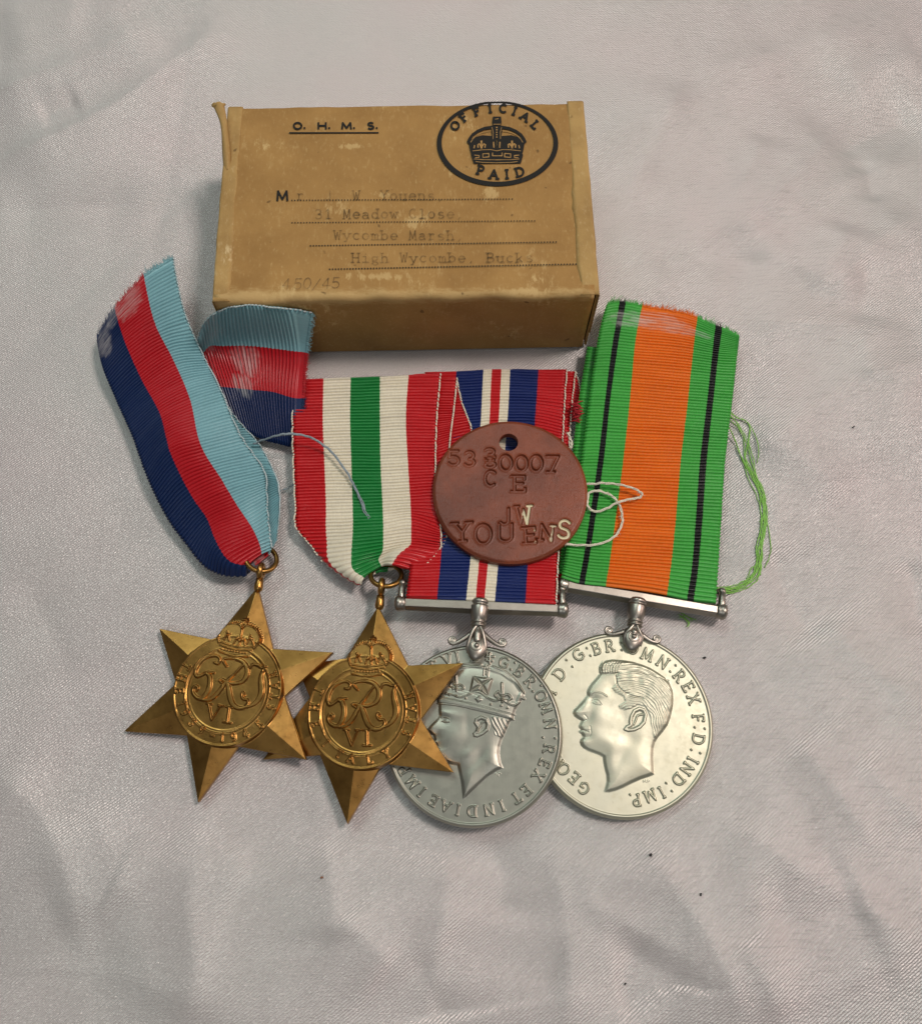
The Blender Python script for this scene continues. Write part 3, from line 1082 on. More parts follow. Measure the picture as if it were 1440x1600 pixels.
# the oval stamp
cs = crop(6, 660, 140)
ink = Ink()
el = [(777 + 91 * math.cos(t), 224.5 + 62.5 * math.sin(t)) for t in np.linspace(0, 2 * np.pi, 90)]
R0, R1 = [], []
for t in np.linspace(0, 2 * np.pi, 90):
    R0.append((777 + 94.8 * math.cos(t), 224.0 + 66.6 * math.sin(t)))
    R1.append((777 + 87.3 * math.cos(t), 222.3 + 61.2 * math.sin(t)))
V = np.array([q for pr in zip(R0, R1) for q in pr])
V[:, 1] = np.maximum(V[:, 1], 158.2 + (777 - V[:, 0]) * .014)
ink.mb.add(P(V[:, 0], V[:, 1], INKZ), [[2 * i, 2 * i + 1, 2 * i + 3, 2 * i + 2] for i in range(89)])
stamp = ink.build("oval_stamp", M['ink'], root, label="black oval stamp reading OFFICIAL PAID round a crown")
for word in ((('O', 305, 335, -62), ('F', 385, 255, -42), ('F', 508, 200, -20), ('I', 632, 175, -6), ('C', 755, 173, 6), ('I', 862, 198, 20), ('A', 962, 250, 32), ('L', 1058, 328, 48)),
             (('P', 545, 752, 14), ('A', 668, 790, 4), ('I', 790, 790, -3), ('D', 912, 768, -14))):
    for ch, x, y, ang in word:
        wdt, st = glyph(ch, .15)
        a = math.radians(ang)
        ink = Ink()
        hh = 80 if ang in (14, 4, -3, -14) else 72
        for p in st:
            q = (p - np.array([wdt / 2, .5])) * np.array([hh * 1.12, -hh])
            ink.stroke(cs(np.stack([x + q[:, 0] * math.cos(a) - q[:, 1] * math.sin(a), y + q[:, 0] * math.sin(a) + q[:, 1] * math.cos(a)], -1)), 3.2)
        ink.build("letter", M['ink'], stamp)
ink = Ink()
mir = lambda pts: [(1390 - x, y) for x, y in pts]
for sd in (lambda p: p, mir):
    ink.poly(cs(sd([(445, 470), (500, 440), (560, 425), (650, 432), (690, 440), (695, 590), (470, 590), (452, 540)])))
    ink.stroke(cs(sd([(430, 490), (440, 462), (470, 420), (520, 385), (580, 360), (655, 348)])), 4.6)
    ink.stroke(cs(sd([(428, 478), (448, 505), (458, 560), (472, 610)])), 4.4)
ink.poly(cs([(660, 250), (735, 250), (740, 300), (735, 330), (656, 330), (652, 300)]))
ink.poly(cs([(640, 335), (750, 335), (738, 460), (655, 460)]))
ink.poly(cs([(465, 592), (930, 592), (942, 610), (930, 655), (920, 690), (480, 690), (470, 655), (455, 610)]))
crown = ink.build("stamp_crown", M['ink'], stamp, kind="stuff")
ink = Ink()
D = .0016
for sd in (lambda p: p, mir):
    ink.stroke(cs(sd([(452, 490), (470, 462), (505, 425), (560, 398), (640, 383)])), 1.08, D)
    ink.stroke(cs(sd([(650, 350), (662, 400), (660, 460)])), 0.81, D)
    ink.stroke(cs(sd([(552, 545), (552, 480)])), 2.97, D)
    ink.stroke(cs(sd([(520, 540), (518, 515), (532, 505), (546, 530)])), 1.89, D)
    ink.stroke(cs(sd([(584, 540), (588, 515), (574, 505), (558, 530)])), 1.89, D)
    ink.stroke(cs(sd([(470, 572), (560, 562), (640, 560), (695, 572)])), 0.94, D)
    ink.stroke(cs(sd([(488, 520), (482, 545)])), 1.76, D)
    ink.stroke(cs(sd([(488, 612), (530, 616), (528, 635), (495, 636)])), 1.35, D)
    ink.stroke(cs(sd([(565, 630), (565, 600), (620, 596), (622, 628), (565, 634)])), 1.35, D)
    ink.stroke(cs(sd([(485, 648), (560, 654), (695, 656)])), 0.94, D)
    ink.stroke(cs(sd([(665, 490), (668, 540)])), 2.03, D)
    ink.stroke(cs(sd([(500, 672), (560, 680), (695, 684)])), 0.94, D)
ink.stroke(cs([(655, 590), (655, 618), (745, 618), (745, 590)]), 1.35, D)
ink.stroke(cs([(680, 275), (710, 270)]), 1.08, D)
ink.stroke(cs([(665, 322), (728, 322)]), 0.94, D)
for y in (352, 375, 398, 420, 442):
    p = cs([(695, y)])[0]
    ink.dot(p[0], p[1], 1.22, D)
ink.build("crown_detail", M['gap'], stamp, kind="stuff")


# ------------------------------------------------------------------ struck relief
class Relief:
    """a struck metal (or pressed) face: a fine polar grid whose height carries the design"""

    def __init__(s, plane, c_px, bound, ns, heights):
        s.pl = plane
        s.c = plane.loc(*c_px)
        s.b = bound - s.c                       # (N, 2)
        s.N, s.ns = len(bound), ns
        sv = np.linspace(0, 1, ns)
        s.s = np.repeat(sv, s.N)
        s.k = np.tile(np.arange(s.N), ns)
        s.X = s.c + s.s[:, None] * s.b[s.k]
        s.r = np.hypot(*(s.X - s.c).T)
        s.Z = heights(s)
        s.part = np.zeros(len(s.X), int)
        s.sel = None

    def px(s, pts):
        return s.pl.locs(pts)

    def strokes(s, lines, hw, h, bev, part=None, thr=.25, mode='add'):
        """raised (or, with h < 0, sunk) strokes along lines of local points; hw may be one number or one per line"""
        top = np.zeros(len(s.X))
        for i, ln in enumerate(lines):
            ln = np.asarray(ln, float)
            w = hw[i] if isinstance(hw, (list, tuple)) else hw
            w = np.broadcast_to(np.asarray(w, float), (len(ln),))
            k = near(s.X, ln, w.max() + bev)
            if len(k):
                d = seg_dist(s.X[k], ln, w)
                top[k] = np.maximum(top[k], ss(bev * .5, -bev * .5, d))
        s.Z += h * top
        if part is not None:
            s.part[top > thr] = part
        return top

    def blob(s, px, sx, sy, ang, amp, mask=None):
        c = s.px([px])[0]
        d = s.X - c
        a = math.radians(ang)
        u = (d[:, 0] * math.cos(a) + d[:, 1] * math.sin(a)) / sx
        v = (-d[:, 0] * math.sin(a) + d[:, 1] * math.cos(a)) / sy
        g = amp * np.exp(-(u * u + v * v))
        s.Z += g if mask is None else g * mask

    def build(s, names, mats, parent, wall, subparent=None, labels=None, hole=None, attrs=None):
        P3 = s.pl.world(s.X, s.Z)
        rings = [P3]
        rad = s.b / np.linalg.norm(s.b, axis=1)[:, None]
        edge = s.X[-s.N:]
        zt = s.Z[-s.N:]
        for dr, dz, ab in wall:
            xy = edge + rad * dr if dr > -1 else np.tile(s.c, (s.N, 1))
            rings.append(s.pl.world(xy, np.full(s.N, dz) if ab else zt + dz))
        V = np.vstack(rings)
        nr = s.ns + len(wall)
        G3 = V.reshape(nr, s.N, 3)
        dph = np.roll(G3, -1, 1) - np.roll(G3, 1, 1)
        dr_ = np.gradient(G3, axis=0)
        n = np.cross(dr_, dph)
        ln = np.linalg.norm(n, axis=2)
        n = np.where(ln[..., None] > 1e-9, n / (ln[..., None] + 1e-12), s.pl.n)
        n = n.reshape(-1, 3)
        i = (np.arange(nr - 1)[:, None] * s.N + np.arange(s.N)[None]).ravel()
        j = (np.arange(nr - 1)[:, None] * s.N + (np.arange(s.N)[None] + 1) % s.N).ravel()
        Fc = np.stack([i, i + s.N, j + s.N, j], -1)
        part = np.concatenate([s.part] + [np.full(s.N, 0) for _ in wall])
        fp = part[Fc].max(1)
        # the side wall belongs to the piece whose edge it is
        wl = np.arange(len(Fc)) >= (s.ns - 1) * s.N
        fp[wl] = s.part[-s.N:][(np.arange(len(Fc)) % s.N)[wl]]
        keep = np.ones(len(Fc), bool)
        if hole is not None:
            hc, hr = hole
            d = np.hypot(*(s.X - hc).T)
            ins = np.concatenate([d < hr, np.zeros(s.N * len(wall), bool)])
            keep = ~ins[Fc].all(1)
            mv = np.nonzero(ins)[0]
            u = (s.X[mv] - hc) / (d[mv][:, None] + 1e-9)
            V[mv] = s.pl.world(hc + u * hr, s.Z[mv])
            n[mv] = s.pl.n
        out = {}
        for q in sorted(set(fp.tolist()), key=lambda q: (subparent or {}).get(q) is not None):
            f = Fc[keep & (fp == q)]
            if not len(f):
                continue
            ids, inv = np.unique(f, return_inverse=True)
            par = parent
            if subparent and q in subparent:
                par = out[subparent[q]]
            at = {k: np.concatenate([a, np.zeros(s.N * len(wall))])[ids] for k, a in attrs.items()} if attrs else None
            out[q] = obj(names[q], V[ids], inv.reshape(f.shape), mats[q] if isinstance(mats, dict) else mats, par,
                         normals=n[ids], label=(labels or {}).get(q), attrs=at)
        return out


def circle_bound(plane, c_px, r_px, n):
    c = plane.loc(*c_px)
    e = plane.loc(c_px[0] + r_px, c_px[1])
    r = np.linalg.norm(e - c)
    a = np.linspace(0, 2 * np.pi, n, endpoint=False)
    return c + r * np.stack([np.cos(a), np.sin(a)], -1), r


def letters_px(rel, items, c_px, r_px, h_px, outward, serif, aspect):
    """letters round a circle given in photo pixels -> local strokes"""
    res = []
    for st in arc_word(items, 0, 0, r_px, h_px, outward, serif, aspect):
        for p in st:
            res.append(rel.pl.loc(c_px[0] + p[:, 0], c_px[1] - p[:, 1]))
    return res


# ------------------------------------------------------------------ grosgrain ribbon
def hermite(tv, Y, t):
    """cubic through samples Y at increasing tv (axis 0)"""
    Y = np.asarray(Y, float)
    m = np.gradient(Y, tv, axis=0)
    i = np.clip(np.searchsorted(tv, t, side='right') - 1, 0, len(tv) - 2)
    h = tv[i + 1] - tv[i]
    u = (t - tv[i]) / h
    sh = (slice(None),) + (None,) * (Y.ndim - 1)
    u, h = u[sh], h[sh]
    return ((1 + 2 * u) * (1 - u) ** 2 * Y[i] + u * (1 - u) ** 2 * h * m[i] + u * u * (3 - 2 * u) * Y[i + 1] + u * u * (u - 1) * h * m[i + 1])


def ribbon(name, rows, ub, m, parent, pitch=.073, amp=.046, fringe=None, beads=None, label=None, nu=30, flat_end=.16, wave=.004, bead_mat='white_thread', thick=.02, seed=1, curl=0.0):
    """rows: lengths of (x, y, z) photo pixels + height across the ribbon, ub: where across they lie (0..1)"""
    net = np.array([[P(a, b, c) for a, b, c in r] for r in rows])
    R, C = net.shape[:2]
    ub = np.asarray(ub, float)
    us = np.linspace(ub[0], ub[-1], nu)
    if C > 2:
        A = np.stack([hermite(ub, net[i], us) for i in range(R)])
    else:
        A = net[:, :1] * (1 - us)[None, :, None] + net[:, 1:] * us[None, :, None]
    tv = np.arange(R, dtype=float)
    td = np.linspace(0, R - 1, 40 * R)
    mid = hermite(tv, A[:, nu // 2], td) if R > 2 else A[0, nu // 2] + (A[1, nu // 2] - A[0, nu // 2]) * td[:, None]
    L = np.concatenate([[0], np.cumsum(np.linalg.norm(np.diff(mid, axis=0), axis=1))])
    n = max(2, int(round(L[-1] / pitch)))
    nv = n * 10 + 1
    lv = np.linspace(0, L[-1], nv)
    t = np.interp(lv, L, td)
    S = hermite(tv, A, t) if R > 2 else A[0][None] * (1 - t)[:, None, None] + A[1][None] * t[:, None, None]
    du = np.gradient(S, axis=1)
    dv = np.gradient(S, axis=0)
    du /= np.linalg.norm(du, axis=2)[..., None] + 1e-12
    N = np.cross(du, dv)
    N /= np.linalg.norm(N, axis=2)[..., None] + 1e-12
    if N[..., 2].mean() < 0:
        N = -N
    U, VV = np.meshgrid(us, lv)
    ph = VV * n / L[-1] + .35 * vnoise(U * 2.2 + seed, VV * .35 + seed, seed) + .10 * vnoise(U * 9, VV * 2 + seed, seed + 1)
    rib = np.abs(np.sin(np.pi * ph)) ** .75
    irr = 1 + .22 * vnoise(np.floor(ph) * .77, U * 3, seed + 2)
    a = amp * irr
    for side, on in (("start", 0), ("end", 1)):
        if fringe and side in fringe:
            e = ss(flat_end * .55, flat_end, (VV if on == 0 else L[-1] - VV))
            a = a * e
    S = S + N * (a * rib)[..., None] + N * (wave * vnoise(U * 2.5 + seed, VV * .9, seed + 3))[..., None]
    if curl:
        S = S + N * (curl * (np.abs(U - .5) * 2) ** 6)[..., None]
    sc = .010 * (rib - .6)
    S[:, 0] -= du[:, 0] * sc[:, :1] * 1.4
    S[:, -1] += du[:, -1] * sc[:, -1:] * 1.4
    tear = RNG.random((2, nu)) * .022
    if fringe:
        dvn = dv / (np.linalg.norm(dv, axis=2)[..., None] + 1e-12)
        for side, r0, sg in (("start", 0, 1), ("end", -1, -1)):
            if side in fringe:
                for q in range(5):
                    S[r0 - q if r0 else q] += sg * dvn[r0] * (tear[0 if r0 == 0 else 1] * (1 - q / 5))[:, None]
    i = (np.arange(nv - 1)[:, None] * nu + np.arange(nu - 1)[None]).ravel()
    Fc = np.stack([i, i + 1, i + nu + 1, i + nu], -1)
    up = np.cross(S[1, 1] - S[0, 0], S[1, 0] - S[0, 1])
    P0 = S[nv // 2, nu // 2]
    fn = np.cross(S[nv // 2, nu // 2 + 1] - P0, S[nv // 2 + 1, nu // 2] - P0)
    if fn[2] < 0:
        Fc = Fc[:, ::-1]
    o = obj(name, S.reshape(-1, 3), Fc, m, parent, uv=np.stack([U.ravel(), VV.ravel()], -1), label=label)
    sm = o.modifiers.new("thickness", 'SOLIDIFY')
    sm.thickness = thick
    if fringe:
        fb = MB()
        for side, r0, sg in (("start", 0, -1), ("end", -1, 1)):
            if side not in fringe:
                continue
            for q in range(420):
                w = RNG.random()
                u = us[0] + (us[-1] - us[0]) * w
                c = int(w * (nu - 1))
                p0 = S[r0, c] + (S[r0, min(c + 1, nu - 1)] - S[r0, c]) * (w * (nu - 1) - c)
                d = sg * dv[r0, c] / (np.linalg.norm(dv[r0, c]) + 1e-9)
                ln = (RNG.uniform(.01, .05) + .09 * RNG.random() ** 4) * fringe[side]
                b = du[r0, c] * RNG.normal() * .5 + N[r0, c] * RNG.normal() * .4
                pts = [p0 - d * .05 + N[r0, c] * .006, p0 + d * ln * .5 + b * ln * .3, p0 + d * ln + b * ln]
                V, f = tube(smooth_line(pts, 3), np.linspace(.0055, .003, 7), 4)
                fb.add(V, f, (u, VV[r0, 0]))
        fb.build("frayed_end", m, o, kind="stuff")
    if beads:
        bb = MB()
        for c, sg in ((0, -1), (nu - 1, 1)):
            if beads != 'both' and (beads == 'left') != (c == 0):
                continue
            e = S[:, c]
            le = np.concatenate([[0], np.cumsum(np.linalg.norm(np.diff(e, axis=0), axis=1))])
            sp = pitch * 1.32
            for q in range(int(le[-1] / sp)):
                g = (q + .5) * sp
                k = min(int(np.searchsorted(le, g)), nv - 2)
                tdir = dv[k, c] / (np.linalg.norm(dv[k, c]) + 1e-9)
                cc = e[k] + du[k, c] * sg * .004 + N[k, c] * .014
                tl = tdir + du[k, c] * sg * .18
                V, f = ellipsoid(cc, tl * sp * .40, du[k, c] * .020, N[k, c] * .020, 8, 5)
                bb.add(V, f)
        bb.build("selvedge_stitch", M[bead_mat], o, kind="stuff")
    return o


def zr(row, z):
    return [(a, b, c) for (a, b), c in zip(row, z if isinstance(z, (list, tuple)) else [z] * len(row))]


def thread(name, px, zs, r, m, parent, strands=2, spread=.02, seed=0, n=8, label=None, frayed=0.0):
    p = np.array([P(a, b, z) for (a, b), z in zip(px, zs)])
    for q in p:
        q[2] = max(q[2], cloth_z(q[0], q[1]) + r + .012)
    p = smooth_line(p, n)
    rg = np.random.default_rng(seed)
    kn = np.arange(len(p)) * .45
    p = p + .011 * np.stack([vnoise(kn + seed, kn * 0 + 1, 80), vnoise(kn + seed, kn * 0 + 5, 81), .6 * vnoise(kn + seed, kn * 0 + 9, 82)], -1)
    mb = MB()
    t = np.linspace(0, 1, len(p))
    tg = np.gradient(p, axis=0)
    tg /= np.linalg.norm(tg, axis=1)[:, None]
    sd = np.cross(tg, [0, 0, 1.0])
    for k in range(strands):
        ph = 2 * np.pi * k / strands
        w = len(p) * .42
        off = spread * (np.cos(ph + t * w)[:, None] * sd + np.sin(ph + t * w)[:, None] * np.array([0, 0, .8]))
        off += (frayed * np.maximum(0, t - .82) * 5)[:, None] * sd * rg.normal() * .5
        V, f = tube(p + off, r * (1 + .25 * vnoise(t * len(p) * .6 + k, t * 0 + seed, 83)), 6)
        mb.add(V, f)
    for q in range(int(len(p) * (.5 if strands > 1 else .16))):
        i = rg.integers(1, len(p) - 1)
        d = rg.normal(size=3) * np.array([1, 1, .5]) + tg[i] * rg.choice([-1, 1]) * 1.2
        d /= np.linalg.norm(d)
        b0 = p[i] + d * r * .5
        V, f = tube(smooth_line([b0, b0 + d * rg.uniform(.02, .05), b0 + d * rg.uniform(.05, .09) + np.array([0, 0, -.008])], 2), .0028, 4)
        mb.add(V, f)
    return mb.build(name, m, parent, label=label, kind="stuff")


# ------------------------------------------------------------------ six-pointed bronze stars
def bronze_star(plane, tips, notches, c_px, rc_px, angle, words, root, cyph, crown_fn):
    nW = 84
    b, kind = [], []
    T, Nn = plane.locs(tips), plane.locs(notches)
    c = plane.loc(*c_px)
    rc = np.linalg.norm(plane.loc(c_px[0] + rc_px, c_px[1]) - c)
    kk, hk, pt = [], [], []
    for i in range(6):
        for (A, ha, Bq, hb) in ((Nn[i - 1], 0.0, T[i], 1.0), (T[i], 1.0, Nn[i], 0.0)):
            for q in range(nW):
                t = q / nW
                b.append(A + (Bq - A) * t)
                kk.append(ha + (hb - ha) * t)
                pt.append(i + 1)
    b, kk, pt = np.array(b), np.array(kk), np.array(pt)
    rb = np.linalg.norm(b - c, axis=1)
    grow = np.maximum(1, rc / rb)
    bb = c + (b - c) * grow[:, None]

    def heights(s):
        sk = s.s * grow[s.k]                    # radial position measured on the star's own outline
        ht = kk[s.k]
        z = (1 - sk) * .26 + sk * (ht * .035)
        z = np.maximum(z, 0)
        rr = s.r / rc
        ring = .150 + .012 * ss(.95, .965, rr) - .010 * ss(.985, 1.0, rr)
        field = .138
        zc = np.where(rr > .77, ring, field) + .016 * np.exp(-((rr - .765) / .016) ** 2) + .006 * np.exp(-((rr - .71) / .012) ** 2)
        k = ss(1.01, .992, rr)
        z = z * (1 - k) + zc * k
        return z + .0025 * vnoise(s.X[:, 0] * 2.4 + 3, s.X[:, 1] * 2.4, 21)

    R = Relief(plane, c_px, bb, 235, heights)
    rr = R.r / rc
    R.part = np.where(rr > 1.0, pt[R.k], np.where(rr > .77, 7, 8))
    one = R.pl.loc(c_px[0] + 1, c_px[1])
    u = np.linalg.norm(one - R.c)               # one photo pixel in cm here
    L = [letters_px(R, [w_], c_px, rc_px * .868, 12.5, False, .08, .95) for w_ in words]
    for q, st in enumerate(L):
        R.strokes(st, 1.1 * u, .024, 1.4 * u, 100 + q, .3)
    cyph(R, u)
    crown_fn(R, u)
    names = {i: "star_point" for i in range(1, 7)}
    names.update({7: "circlet", 8: "centre_field", 10: "royal_cypher", 11: "crown", 0: "star_body"})
    names.update({100 + q: "letter" for q in range(len(L))})
    return R.build(names, M['bronze'], root, [(.006, -.016, 0), (.010, -.05, 0), (.004, -.10, 1), (-.03, -.115, 1), (-9, -.115, 1)],
                   subparent={10: 8, **{100 + q: 7 for q in range(len(L))}})


def bronze_cypher(cr, rot, centre, scale):
    """interlaced letters G R I over VI; strokes noted on the enlarged detail of the upright star"""
    lines = [
        ([(515, 790), (535, 792), (545, 770), (525, 752), (490, 756), (450, 778), (425, 815), (416, 855), (428, 882), (455, 872), (485, 850), (520, 848)], (5, 7, 6, 6, 8, 10, 11, 10, 8, 7, 6, 5)),
        ([(480, 858), (500, 872), (508, 915), (502, 960), (478, 1000), (452, 1002), (428, 985), (418, 960), (430, 936), (446, 946), (442, 962)], (6, 10, 12, 12, 10, 8, 7, 7, 6, 6, 5)),
        ([(586, 800), (574, 788), (560, 768), (580, 755), (620, 750), (668, 758), (700, 790), (706, 830), (690, 868), (650, 888), (610, 890), (570, 876), (556, 884), (575, 898)], (5, 6, 6, 6, 7, 9, 11, 12, 10, 8, 7, 6, 5, 5)),
        ([(688, 768), (662, 800), (630, 845), (602, 880), (578, 925), (552, 970), (520, 1000), (484, 1008), (462, 1000)], (4, 5, 6, 8, 10, 11, 9, 7, 5)),
        ([(604, 890), (618, 925), (632, 968), (652, 1004), (684, 1022), (720, 1014), (738, 990), (730, 968), (708, 968), (696, 950), (700, 930), (712, 946)], (8, 12, 13, 12, 10, 8, 7, 6, 6, 6, 5, 4)),
        ([(716, 790), (730, 768), (756, 766), (780, 776), (806, 768)], (5, 6, 7, 6, 4)),
        ([(800, 772), (788, 810), (792, 860), (802, 905), (796, 950), (772, 985), (738, 1008)], (5, 9, 13, 15, 13, 10, 6)),
        ([(508, 1026), (536, 1026)], (4, 4)), ([(520, 1028), (550, 1112)], (6, 5)), ([(550, 1112), (586, 1028)], (4, 4)), ([(574, 1026), (604, 1026)], (4, 4)),
        ([(636, 1028), (638, 1112)], (6, 6)), ([(618, 1026), (656, 1026)], (4, 4)), ([(616, 1113), (660, 1113)], (4, 4)),
    ]
    a = math.radians(rot)

    def f(R, u):
        out, ws = [], []
        for pts, w in lines:
            p = np.array([(x - 613, y - 920) for x, y in pts], float) / 3.635 * scale
            q = np.stack([p[:, 0] * math.cos(a) - p[:, 1] * math.sin(a), p[:, 0] * math.sin(a) + p[:, 1] * math.cos(a)], -1) + np.array(centre)
            wv = np.array(w, float) / 3.635 * scale * u
            if len(q) > 2:
                pw = smooth_line(np.column_stack([q, wv]), 4)
                q, wv = pw[:, :2], pw[:, 2]
            out.append(R.pl.loc(q[:, 0], q[:, 1]))
            ws.append(wv)
        R.strokes(out, [w * 1.0 for w in ws], .034, 2.5 * u, 10, .35)
    return f


def bronze_crown(rot, centre, scale):
    base = (648, 706)
    L = [([(555, 712), (600, 722), (660, 726), (722, 716)], 3.5, .024), ([(556, 676), (600, 686), (665, 690), (738, 678)], 3.2, .024),
         ([(548, 664), (538, 632), (545, 600), (560, 570), (590, 548), (622, 540), (650, 548), (664, 566)], 4.5, .024),
         ([(748, 664), (770, 632), (768, 596), (752, 566), (724, 546), (694, 540), (674, 550), (664, 566)], 4.5, .024),
         ([(664, 560), (664, 660)], 5, .028), ([(668, 540), (672, 498)], 5, .030), ([(656, 516), (688, 516)], 4.5, .03),
         ([(575, 645), (588, 612), (604, 645)], 4, .022), ([(594, 616), (582, 598)], 4, .022), ([(586, 620), (604, 606)], 3, .022),
         ([(706, 645), (722, 612), (742, 645)], 4, .022), ([(720, 616), (716, 596)], 4, .022), ([(712, 606), (734, 610)], 3, .022),
         ([(632, 655), (648, 620), (664, 640), (682, 620), (696, 655)], 4, .022), ([(640, 630), (690, 630)], 4, .02),
         ([(556, 660), (610, 668), (690, 668), (744, 658)], 4, .02)]
    a = math.radians(rot)

    def f(R, u):
        def tr(pts):
            p = (np.array(pts, float) - np.array(base)) / 3.635 * scale
            q = np.stack([p[:, 0] * math.cos(a) - p[:, 1] * math.sin(a), p[:, 0] * math.sin(a) + p[:, 1] * math.cos(a)], -1) + np.array(centre)
            return R.pl.loc(q[:, 0], q[:, 1])
        # the crown stands on its own low ground
        outl = tr([(552, 722), (532, 640), (545, 590), (585, 540), (640, 535), (655, 500), (690, 500), (690, 535), (745, 545), (778, 600), (772, 645), (728, 726)])
        dep = poly_depth(R.X, outl)
        k = ss(0, .03, dep)
        R.Z = np.where(k > 0, np.maximum(R.Z, .150) * k + R.Z * (1 - k), R.Z)
        R.part[k > .3] = 11
        for pts, w, h in L:
            p = smooth_line(pts, 4) if len(pts) > 2 else np.array(pts, float)
            R.strokes([tr(p)], w / 3.635 * scale * u, h, 1.6 * u, 11, .3)
        for arch in ([(540, 636), (536, 606), (548, 574), (578, 540), (620, 526), (652, 538)], [(772, 632), (776, 600), (762, 564), (734, 538), (700, 526), (676, 536)]):
            for p in smooth_line(arch, 3):
                R.strokes([tr([p, p + .5])], 3.6 / 3.635 * scale * u, .022, 2.2 * u, 11, .3)
        for x in range(568, 720, 17):
            R.strokes([tr([(x, 699 + 3 * math.sin((x - 560) / 50.)), (x + 7, 700)])], 3.2 / 3.635 * scale * u, .018, 1.5 * u, 11, .3)
    return f


def star_ring(root, c_px, z, R_cm, tilt_n, loop_px, loop_z, stem_px, stem_z, plane):
    """the split ring and the little loop that carries it"""
    c = P(*c_px, z)
    n = np.array(tilt_n, float)
    n /= np.linalg.norm(n)
    a = np.cross(n, [0, 1.0, 0])
    a /= np.linalg.norm(a)
    b = np.cross(n, a)
    t = np.linspace(0, 2 * np.pi, 56, endpoint=False)
    pts = c + R_cm * (np.cos(t)[:, None] * a + np.sin(t)[:, None] * b)
    V, f = tube(pts, .052, 12, True)
    obj("ring", V, f, M['ring'], root)
    l, st = P(*loop_px, loop_z), P(*stem_px, stem_z)
    d = (l - st) / np.linalg.norm(l - st)
    up = np.array([0, 0, 1.0])
    sd = np.cross(d, up)
    sd /= np.linalg.norm(sd)
    w = np.cross(sd, d)
    # a short turned neck rising out of the top point, then an eye seen edge on
    mb = MB()
    V, f = lathe(st - d * .12, d, sd, w, [(0, .05), (.04, .085), (.10, .095), (.2, .085), (.3, .075)], 20)
    mb.add(V, f)
    tt = np.linspace(0, 2 * np.pi, 36, endpoint=False)
    eye = l + .13 * (np.cos(tt)[:, None] * d + np.sin(tt)[:, None] * w)
    V, f = tube(eye, .062, 12, True)
    mb.add(V, f)
    mb.build("suspension_loop", M['bronze'], root)


c3, c4 = crop(4, 140, 390), crop(5.538, 240, 640)

# ---- star with the blue, red and navy ribbon
PL1 = Plane((195, 1143, .13), (520, 1020, .47), (478, 1187, .43))
root1 = thing("bronze_star_medal", "bronze six-pointed star on a pale blue, red and navy ribbon, leftmost of the medals",
              "medal", P(360, 1081, 0), "bronze star medals")
z1 = lambda x, y: float(PL1.world(PL1.loc(x, y))[2])
w1 = [('T', 150), ('H', 165), ('E', 181), ('1', 197), ('9', 208.5), ('3', 223), ('9', 238), ('-', 252), ('1', 264), ('9', 278), ('4', 293), ('5', 313), ('S', -22), ('T', -8.5), ('A', 5), ('R', 18.5)]
bronze_star(PL1, [(403, 918), (250, 983), (195, 1143), (310, 1253), (478, 1187), (520, 1020)],
            [(334, 1000), (275, 1068), (292, 1149), (372, 1166), (444, 1088), (426, 1014)], (358.5, 1080), 85, 13, w1, root1,
            bronze_cypher(None, 9, (360, 1077), 1.0), bronze_crown(10, (371, 1022), 1.0))
star_ring(root1, (408, 873), .36, .315, (.30, .30, .9), (408, 893), .40, (404, 916), .40, PL1)
U3 = [0, .335, .665, 1]
ribbon("ribbon_back", [zr([(386, 898), (400, 885), (420, 868), (431, 846)], .22), zr([(352, 860), (380, 845), (410, 830), (438, 800)], [.15, .15, .2, .34]),
                       zr([(330, 810), (365, 795), (400, 780), (437, 764)], [.12, .12, .2, .40]), zr([(302, 750), (340, 745), (385, 742), (429, 739)], [.12, .12, .2, .34]),
                       zr([(282, 705), (320, 700), (362, 697), (404, 694)], .16), zr([(262, 650), (295, 648), (330, 648), (364, 647)], .2), zr([(240, 600), (270, 596), (305, 592), (334, 590)], .2),
                       zr([(228, 560), (255, 550), (282, 545), (312, 540)], .2)],
       U3, M['rib_star'], root1, beads='right', bead_mat='pale_bead', seed=3)
ribbon("ribbon_front", [zr([(151, 526), (179, 481), (224, 430), (270, 401)], [.62, .72, .86, .95]), zr([(161, 575), (196, 536), (242, 505), (288, 485)], [.55, .62, .72, .78]),
                        zr([(183, 628), (222, 594), (271, 563), (318, 556)], [.40, .46, .56, .58]), zr([(208, 684), (251, 648), (297, 625), (345, 610)], [.46, .58, .64, .6]),
                        zr([(233, 752), (268, 710), (313, 695), (374, 679)], [.46, .70, .78, .62]), zr([(262, 810), (298, 772), (346, 750), (411, 734)], [.36, .54, .66, .56]),
                        zr([(290, 849), (324, 811), (370, 790), (416, 768)], [.30, .48, .60, .46]), zr([(320, 885), (338, 846), (392, 823), (417, 806)], [.32, .56, .62, .46]),
                        zr([(352, 899), (358, 876), (404, 848), (421, 842)], [.34, .58, .56, .46]), zr([(386, 900), (388, 884), (408, 866), (424, 860)], [.30, .44, .42, .40])],
       U3, M['rib_star'], root1, fringe={"start": 1.2}, beads='right', bead_mat='pale_bead', seed=4, label="front half of the ribbon, its cut end frayed and pale")
yfront = float(P(700, 547, 0)[1])


def zlean(px, py, zmin):
    """height at which the point clears the front of the box"""
    d = rays(px, py)
    if abs(d[1]) < 1e-9:
        return zmin
    t = (yfront - .10) / d[1]
    return max(zmin, float(CAMH + d[2] * t))


